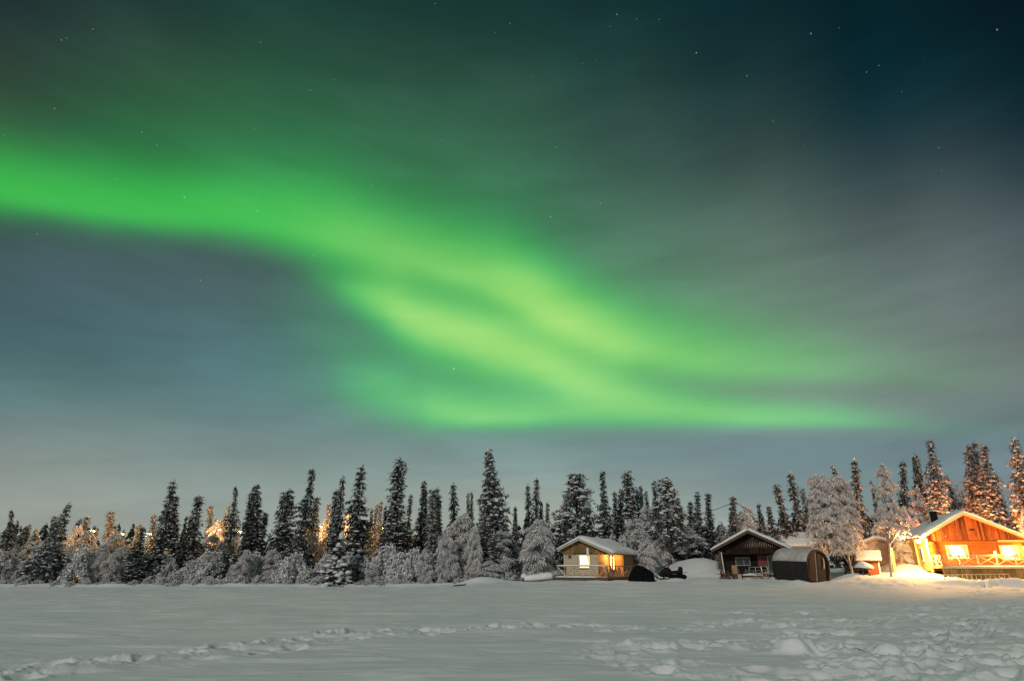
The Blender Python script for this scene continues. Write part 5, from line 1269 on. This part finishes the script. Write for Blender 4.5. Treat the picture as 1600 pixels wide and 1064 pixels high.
T = [  # kit, tip px, tip py, distance, width, label[, base px]
 ('ragged', 20, 795, 60, 22, 'leftmost tall spruce at the photo\'s left edge, thin crooked tip', 2),
 ('dark0', 26, 823, 70, 16, 'faint small spruce tip just right of the crooked leftmost spruce', None),
 ('dark1', 39, 822, 66, 18, 'small dark spruce, left of a close pair at the far left', None),
 ('dark0', 48, 817, 66, 16, 'small dark spruce, right of a close pair at the far left', None),
 ('pine1', 58, 825, 64, 24, 'low rounded conifer between the close dark pair and the tall leaning spruce', None),
 ('mid1', 82, 804, 60, 20, 'pointed spruce touching the left flank of the tall leaning spruce', 70),
 ('dark0', 89, 811, 61, 12, 'thin spruce tip squeezed between two taller spruces at the far left', None),
 ('wide1', 107, 783, 55.5, 46, 'tall leaning spruce reaching down to the lake at the far left', 62),
 ('dark0', 128, 808, 73, 14, 'dark spruce tip behind the orange-lit birch at the far left', None),
 ('slim0', 137, 805, 72, 16, 'narrow spruce glowing orange on its right flank', None),
 ('dark0', 155, 822, 72, 12, 'small dark tip between the two orange-glowing spruces at left', None),
 ('heavy_slim', 172, 797, 72, 20, 'pointed spruce glowing bright orange from tip down, left forest', 164),
 ('dark0', 191, 831, 75, 9, 'tiny dark spruce tip, taller of two left of the second glowing spruce', None),
 ('dark0', 198, 838, 75, 8, 'tiny dark spruce tip, lower of two left of the second glowing spruce', None),
 ('heavy_slim', 215, 817, 72, 20, 'shorter orange-glowing spruce beside the grey lakeside spruce', 208),
 ('mid2', 224, 822, 55.5, 34, 'grey snow-dusted spruce standing at the lake edge left of the tallest left spruce', 203),
 ('slim2', 246, 804, 73, 14, 'orange-tipped spruce peeping left of the tallest left spruce', None),
 ('mid0', 270, 748, 57, 36, 'tallest spruce of the left forest, slender tip leaning right', 242),
 ('slim1', 277, 774, 61, 20, 'dark spruce pressed against the right side of the tallest left spruce', 266),
 ('dark0', 290, 804, 62, 12, 'thin spruce tip left of the hooked spruce', None),
 ('slim2', 297, 806, 60, 14, 'short grey spruce under the left side of the hooked spruce', None),
 ('slim3', 312, 773, 58, 24, 'spruce with a bulging hooked top right of the tallest left spruce', 294),
 ('heavy_slim', 328, 788, 73, 15, 'narrow orange-glowing spruce beside the glowing frosted birch', 322),
 ('dark0', 337, 808, 76, 9, 'tiny spruce tip above the glowing frosted birch', None),
 ('heavy_tall', 358, 787, 71, 24, 'bright orange spruce tucked behind the thin wispy spruce', None),
 ('ragged', 370, 759, 56.5, 24, 'thin wispy spruce with a needle-like tip and snowy foot', 351),
 ('dark0', 374, 812, 70, 8, 'tiny orange-brown spruce tip right of the wispy spruce', None),
 ('slim1', 389, 768, 60, 22, 'left of three dark close-standing spruces', 381),
 ('slim0', 396, 772, 60.5, 16, 'middle and thinnest of three dark close-standing spruces', 389),
 ('slim2', 408, 757, 59, 26, 'right and tallest of three dark close-standing spruces', 397),
 ('slim3', 416, 800, 60, 16, 'short spruce leaning on the right of three dark close-standing spruces', None),
 ('twin', 448, 763, 58.5, 34, 'broad spruce with two equal tips', 434),
 ('ragged', 489, 731, 57, 42, 'tall ragged spruce with sparse scattered branches', 458),
 ('slim1', 494, 776, 66, 18, 'dark spruce close behind the ragged one, orange on its left side', None),
 ('heavy_slim', 486, 795, 72, 14, 'orange-glowing spruce seen through the ragged spruce', None),
 ('mid3', 534, 743, 58.5, 30, 'dark spruce with a left shoulder, right of the ragged spruce', 521),
 ('slim0', 524, 764, 59, 18, 'shoulder spruce merged into the left of a taller dark spruce', 513),
 ('heavy_slim', 514, 784, 70, 12, 'narrow orange-edged spruce left of the dark shoulder pair', None),
 ('mid0', 560, 725, 57.5, 48, 'big bushy tall spruce right behind the short snow-caked spruce', 549),
 ('heavy_slim', 541, 795, 70, 12, 'bright tip glowing against the left side of the big bushy spruce', None),
 ('heavy', 531, 836, 54, 38, 'short spruce caked in thick snow lumps at the lake edge', 526),
 ('dark0', 580, 793, 66, 14, 'small dark spruce just right of the big bushy spruce', None),
 ('slim2', 587, 787, 70, 10, 'orange-tinged spruce tip, left of a close pair', None),
 ('heavy_slim', 594, 781, 70, 11, 'orange-tinged spruce tip, right and taller of a close pair', None),
 ('dark0', 602, 787, 66, 12, 'slim dark spruce on the left flank of the columnar spruce', None),
 ('column', 622, 714, 59, 34, 'very tall columnar spruce with a blunt top', 614),
 ('mid1', 640, 771, 66, 20, 'small pointed spruce right of the columnar spruce', None),
 ('mid1', 661, 749, 62, 28, 'dark pointed spruce between the columnar and the snow-lumped slim spruce', None),
 ('slim1', 668, 766, 63, 12, 'thin spruce tip at the right shoulder of the dark pointed spruce', None),
 ('heavy_slim', 679, 762, 56, 26, 'slim spruce hung with round snow lumps down to the shore', 674),
 ('slim0', 684, 760, 63, 14, 'grey tip rising just behind the snow-lumped slim spruce', None),
 ('slim1', 688, 773, 64, 16, 'dark narrow spruce right of the snow-lumped slim spruce', None),
 ('dark1', 710, 753, 66, 32, 'lone conical spruce above the big weeping birch', 708),
 ('dark0', 733, 767, 72, 12, 'left of twin thin spruces rising behind the weeping birch', None),
 ('dark0', 739, 766, 72, 12, 'right of twin thin spruces rising behind the weeping birch', None),
 ('wide2', 768, 698, 61, 54, 'tallest and broadest spruce of the middle forest', 776),
 ('heavy_tall', 755, 786, 57.5, 40, 'snow-lumped spruce with pinkish snow in front of the tallest spruce', 764),
 ('dark0', 803, 790, 72, 12, 'left of a low dark pair of tips behind the pinkish weeping birch', None),
 ('dark0', 807, 789, 72, 12, 'right of a low dark pair of tips behind the pinkish weeping birch', None),
 ('dark1', 826, 755, 70, 22, 'dark spruce, left of two behind the pinkish weeping birch', None),
 ('dark1', 837, 745, 70, 24, 'dark spruce, right and taller of two behind the pinkish weeping birch', None),
 ('dark0', 847, 780, 71, 14, 'small dark spruce right of the two behind the pinkish birch', None),
 ('dark0', 854, 782, 70, 14, 'small dark spruce at the left foot of the great pine', None),
 ('pine0', 900, 740, 63, 80, 'great broad pine with pinkish snow clumps behind the tan cabin', 905),
 ('mid2', 941, 736, 66, 30, 'pointed spruce just right of the great broad pine', None),
 ('slim0', 959, 766, 71, 14, 'small grey spruce, left of two between the pointed and the blunt spruce', None),
 ('slim2', 966, 764, 71, 18, 'small grey spruce, right of two between the pointed and the blunt spruce', None),
 ('column', 983, 733, 68, 30, 'blunt-topped thick spruce above the tan cabin\'s roof end', None),
 ('slim3', 996, 764, 70, 14, 'short spruce on the right flank of the blunt-topped spruce', None),
 ('dark0', 1003, 756, 71, 16, 'dark pointed spruce right of the blunt-topped spruce', None),
 ('dark0', 1010, 764, 71, 14, 'lower dark spruce between the blunt-topped spruce and the trunk-showing pine', None),
 ('dark0', 1021, 748, 72, 18, 'dark rounded spruce tip left of the trunk-showing pine', None),
 ('pine1', 1039, 744, 62, 58, 'pine with its bare lower trunk showing above the snow slope', 1047),
 ('dark1', 1057, 775, 70, 22, 'dark spruce half hidden behind the trunk-showing pine', None),
 ('slim0', 1077, 782, 66, 16, 'shorter frosted spruce left of a tall frosted one on the snow slope', 1079),
 ('mid0', 1088, 765, 65, 26, 'tall frosted spruce above the snow slope', 1093),
 ('slim1', 1105, 771, 66, 18, 'dark narrow spruce left of the power pole', 1112),
 ('slim0', 1142, 773, 66, 18, 'narrow spruce directly behind the power pole', 1148),
 ('dark0', 1182, 784, 68, 16, 'small pointed spruce above the long house roof', None),
 ('dark1', 1201, 788, 67, 28, 'squat spruce above the middle of the long house roof', None),
 ('mid1', 1217, 755, 68, 36, 'broad bushy spruce above the long house roof', None),
 ('dark1', 1236, 737, 70, 34, 'tall spruce with a thin spire above the long house', None),
 ('dark0', 1255, 760, 71, 18, 'dark thin spruce left of the big yard birch', None),
 ('mid2', 1303, 727, 60, 20, 'snowy spruce tip rising behind the big yard birch', None),
 ('dark1', 1333, 716, 66, 36, 'dark tall spruce between the two yard birches', 1350),
 ('dark0', 1362, 748, 68, 12, 'thin dark tip left of the slim yard birch', None),
 ('dark0', 1405, 715, 68, 22, 'dark spruce just right of the slim yard birch', 1420),
 ('dark0', 1426, 705, 69, 20, 'left of two tall dark spruces between birch and lit cabin', 1442),
 ('dark0', 1434, 712, 70, 22, 'right of two tall dark spruces between birch and lit cabin', 1452),
 ('heavy_tall', 1453, 682, 62, 46, 'tall snow-lumped spruce left of the lit cabin\'s gable peak', 1478),
 ('dark0', 1479, 738, 68, 16, 'small dark spruce right of a tall snow-lumped one behind the lit cabin', None),
 ('heavy_slim', 1508, 690, 63, 22, 'left of two thin-tipped spruces above the lit cabin\'s gable', 1522),
 ('heavy_slim', 1517, 686, 63.5, 22, 'right of two thin-tipped spruces above the lit cabin\'s gable', 1534),
 ('heavy_tall', 1535, 692, 60.5, 52, 'snow-lumped conical spruce right of the lit cabin\'s gable peak', 1562),
 ('wide0', 1580, 683, 58.5, 54, 'rightmost tall spruce above the lit cabin\'s right eave', 1622),
 ('dark1', 1560, 765, 70, 26, 'low dark spruce in the gap between the two rightmost tall spruces', None),
]
for kit, px, py, Y, w, lb, bpx in T:
    tree('pine_tree' if kit.startswith('pine') else 'spruce_tree', kit, px, py, Y, w, lb, 'pine' if kit.startswith('pine') else 'spruce', None if kit.startswith('pine') else GS, None, bpx)
GB = 'frosted birches among the spruces'
B = [
 ('round0', 124, 819, 71, 26, 'frosted birch glowing orange at the far left'),
 ('weep0', 342, 812, 71, 46, 'rounded frosted birch glowing pale orange in the left forest'),
 ('round1', 505, 812, 71, 20, 'small frosted birch glowing orange left of the dark shoulder spruces'),
 ('round0', 548, 800, 69, 16, 'sliver of glowing birch between the shoulder spruces and the big bushy spruce'),
 ('weep1', 722, 800, 57.5, 66, 'big weeping birch with pale hanging tresses left of the tallest spruce'),
 ('weep0', 700, 830, 55.5, 40, 'lower weeping birch in front of the left half of the big weeping birch'),
 ('weep0', 741, 822, 55.8, 34, 'narrow weeping birch under the snow-lumped pinkish spruce'),
 ('round1', 785, 826, 58.5, 44, 'bushy grey birch under the right side of the tallest spruce'),
 ('weep0', 842, 811, 55.5, 80, 'large pinkish weeping birch left of the tan cabin'),
 ('slender', 990, 807, 59, 40, 'slender frosted birch behind the right end of the tan cabin roof'),
 ('round0', 972, 834, 58, 26, 'rounded pinkish birch at the tan cabin\'s rear eave'),
 ('round1', 957, 832, 60, 20, 'small frosted crown peeping over the tan cabin roof'),
 ('weep0', 1009, 840, 58.5, 36, 'drooping frosted birch right of the tan cabin\'s porch'),
 ('round1', 1010, 788, 64, 44, 'grey birch crown behind the slender frosted birch'),
 ('round0', 1068, 822, 63, 60, 'wide grey frosted birch at the foot of the trunk-showing pine'),
 ('weep1', 1024, 826, 62.5, 40, 'grey frosted birch left of the pine\'s bare trunk'),
 ('round0', 1100, 822, 67, 34, 'frosted birch low between the tall frosted spruce and the slanting prop'),
 ('round1', 1162, 788, 67.5, 42, 'rounded dark-twigged birch right of the power pole'),
 ('round0', 1126, 820, 70, 30, 'low frosted birch behind the left eave of the dark cabin'),
 ('weep0', 1190, 812, 68.5, 40, 'low frosted birch just above the dark cabin\'s roof peak'),
 ('round0', 1272, 800, 56, 40, 'dim birch behind the left side of the big yard birch'),
 ('round1', 1430, 758, 66, 36, 'frosted birch in front of the two tall dark spruces'),
 ('weep0', 1410, 790, 58, 26, 'yellow-lit birch between the slim yard birch and the lit cabin\'s eave'),
 ('round0', 1428, 808, 59, 24, 'low birch glowing yellow at the lit cabin\'s left eave tip'),
 ('weep0', 1408, 826, 55.5, 40, 'glaring frosted birch beside the yard lamp'),
 ('round1', 1493, 752, 68, 30, 'grey frosted birch between the tall spruces above the lit gable'),
 ('slender', 1598, 790, 56, 26, 'frosted birch at the photo\'s right edge behind the lit cabin'),
]
for kit, px, py, Y, w, lb in B: tree('frosted_birch', kit, px, py, Y, w, lb, 'birch', GB)
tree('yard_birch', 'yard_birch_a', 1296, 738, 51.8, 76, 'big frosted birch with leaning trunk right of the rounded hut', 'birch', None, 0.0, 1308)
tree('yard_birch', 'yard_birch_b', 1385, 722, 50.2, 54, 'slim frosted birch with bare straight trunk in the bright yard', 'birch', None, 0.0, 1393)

# the shrubs along the shore, front row then the taller ones behind
LM = [(-20, 'the photo\'s left edge'), (66, 'the tall leaning spruce'), (205, 'the grey lakeside spruce'), (242, 'the tallest left spruce'), (300, 'the hooked spruce'), (351, 'the wispy spruce'), (436, 'the two-tipped spruce'),
      (460, 'the ragged spruce'), (526, 'the snow-caked short spruce'), (614, 'the columnar spruce'), (674, 'the snow-lumped slim spruce'), (722, 'the big weeping birch'), (776, 'the tallest middle spruce')]
HIDDEN_TOO = {'tall inner frosted shrub, nearest to the left of the snow-caked short spruce', 'tiny waterline frosted shrub, nearest to the right of the big weeping birch', 'tiny waterline frosted shrub, nearest to the left of the tallest middle spruce',
 'tall inner frosted shrub, nearest to the right of the big weeping birch', 'tall inner frosted shrub, second to the right of the tallest left spruce'}
HIDDEN = {"low shore frosted shrub, nearest to the left of the snow-caked short spruce", "low shore frosted shrub, nearest to the right of the photo's left edge", "tall inner frosted shrub, nearest to the right of the photo's left edge",
 "tall inner frosted shrub, nearest to the left of the tallest middle spruce", "tall inner frosted shrub, second to the left of the tallest middle spruce", "tiny waterline frosted shrub, nearest to the right of the photo's left edge",
 "tiny waterline frosted shrub, nearest to the left of the snow-caked short spruce", "low shore frosted shrub, nearest to the right of the tall leaning spruce", "tall inner frosted shrub, nearest to the right of the snow-lumped slim spruce",
 "tall inner frosted shrub, nearest to the right of the snow-caked short spruce", "tall inner frosted shrub, nearest to the left of the big weeping birch", "tall inner frosted shrub, fourth to the right of the tall leaning spruce"}
def shrub_label(px, row, count):
    mid = min(LM, key=lambda q: abs(q[0] - px)); side = 'right' if px >= mid[0] else 'left'
    key = (mid[1], side, row); count[key] = count.get(key, 0) + 1
    nth = ['nearest', 'second', 'third', 'fourth', 'fifth', 'sixth', 'seventh'][count[key] - 1]
    return '%s frosted shrub, %s to the %s of %s' % ({'front': 'low shore', 'back': 'tall inner', 'hem': 'tiny waterline'}[row], nth, side, mid[1]), side
rs = random.Random(3)
for row, x0, x1, step, Yr, top, wr, kits in (('front', -14, 800, 20, (55.2, 57.2), (842, 888), (30, 54), ['bush0', 'bush1', 'bush3', 'bush4', 'weep0']), ('back', -10, 812, 19, (60.0, 64.5), (824, 858), (28, 48), ['round0', 'round1', 'bush3', 'weep1']), ('hem', -8, 770, 24, (53.6, 54.3), (897, 908), (18, 32), ['bush2', 'bush0', 'bush4'])):
    xs = []
    x = x0
    while x < x1:
        xs.append(x + rs.uniform(-5, 5)); x += step
    picks = []
    for px in sorted(xs, key=lambda q: min(abs(q - l[0]) for l in LM)):
        t0, t1 = top
        if row != 'hem' and px > 640: t0 += 4
        picks.append((rs.choice(kits), px, rs.uniform(t0, t1), rs.uniform(*Yr), rs.uniform(*wr), random.uniform(0, 6.28)))
    for hidden in (HIDDEN, HIDDEN_TOO):     # leave out those wholly behind other shrubs
        cnt = {}
        picks = [p for p in picks if shrub_label(p[1], row, cnt)[0] not in hidden]
    cnt = {}
    for p in picks:
        tree('frosted_shrub', *p[:5], shrub_label(p[1], row, cnt)[0], 'shrub', {'front': 'shrubs along the shore', 'back': 'taller shrubs inside the forest edge', 'hem': 'small shrubs at the snow line'}[row], p[5])

# the forest further off, one dark mass of spruce
def far_forest():
    r_ = np.random.default_rng(200); P = []; D = []; L = []; W = []; BC = []; BS = []
    for k in range(420):
        px = r_.uniform(-120, 1720); Y = r_.uniform(78, 112); x = at(px, 870, Y)[0]; z = gz(x, Y) - 0.2
        tip = at(px, r_.uniform(812, 856) - (10 if px > 800 else 0) - (14 if px > 1350 else 0), Y)[2]; H = max(2.5, tip - z); Rm = H * r_.uniform(0.08, 0.14)
        n = 90; t = r_.random(n) ** 0.8; a = r_.uniform(0, 6.28, n); rr = Rm * (1 - t) ** 0.8 * r_.uniform(0.5, 1.1, n)
        P.append(np.stack([x + rr * np.cos(a), Y + rr * np.sin(a), z + H * t], -1)); D.append(np.stack([np.cos(a) * .6, np.sin(a) * .6, np.full(n, -0.5)], -1)); L.append(r_.uniform(0.35, 0.7, n)); W.append(r_.uniform(0.2, 0.4, n))
    P = np.concatenate(P); m = len(P)
    v, f = ribbons(P, np.concatenate(D), np.concatenate(L), np.full(m, 0.4), np.concatenate(W), 1, r_, 0.5)
    ii = r_.choice(m, m // 12, replace=False); sz = r_.uniform(0.12, 0.25, len(ii))
    v2, f2 = blobs(P[ii] + np.array([0, -0.1, 0.1]), np.stack([sz * 1.3, sz, sz * .7], -1), r_)
    o = link_mesh('distant_forest', snowy_crown(v, [f], MS['needles'], v2, f2))
    tag(o, 'distant dark forest of small spruces closing the gaps behind the trees', 'forest', None, 'stuff')
far_forest()

# street lamps hidden among the trees, whose glow colours the spruces behind them
def street_lamp(px, Y, h, power, col, label):
    x, y, z = foot(px, Y)
    if px < 700: h += 1.0
    o = empty('street_lamp', (x, y, z), 0, label, 'street lamp', 'road lamps hidden in the forest')
    mb = MB(); mb.tube([(0, 0, -0.3), (0, 0, h)], [0.07, 0.05], 8); mb.tube([(0, 0, h), (0, 0.35, h + 0.12), (0, 0.7, h + 0.12)], 0.035, 6); mb.build('pole', MS['dark_metal'], o)
    hd = MB(); hd.box(-0.12, 0.12, 0.5, 1.0, h + 0.08, h + 0.18); hd = hd.build('lamp_head', MS['dark_metal'], o)
    mb = MB(); mb.tube([(0, 0.75, h + 0.075), (0, 0.75, h + 0.02), (0, 0.75, h - 0.04)], [0.11, 0.10, 0.04], 10); mb.build('bulb', MS['bulb_warm'], hd)
    lamp('road_light', (0, 0.75, h - 0.22), power * 1.7, col, o, 0.1)
OR = (1.0, 0.50, 0.16)
street_lamp(122, 66.5, 3.7, 520, OR, 'road lamp behind the tall leaning spruce at the far left')
street_lamp(170, 66.5, 3.4, 560, OR, 'road lamp glowing below the pointed orange spruce')
street_lamp(214, 66.5, 3.4, 480, OR, 'road lamp glowing below the shorter orange spruce')
street_lamp(274, 67, 3.7, 420, OR, 'road lamp gleaming right of the tallest left spruce')
street_lamp(326, 66, 3.8, 560, OR, 'road lamp gleaming beside the glowing frosted birch')
street_lamp(360, 66, 3.6, 420, OR, 'road lamp behind the wispy spruce')
street_lamp(490, 67, 4.1, 520, OR, 'road lamp behind the ragged spruce')
street_lamp(520, 66, 4.0, 460, OR, 'road lamp behind the dark shoulder spruces')
street_lamp(590, 65.5, 4.0, 220, OR, 'road lamp behind the big bushy spruce')
street_lamp(1500, 57.3, 3.0, 2300, (1.0, 0.31, 0.075), 'yard lamp behind the lit cabin, left of its rear')
street_lamp(1570, 56.6, 3.0, 2100, (1.0, 0.31, 0.075), 'yard lamp behind the lit cabin, right of its rear')
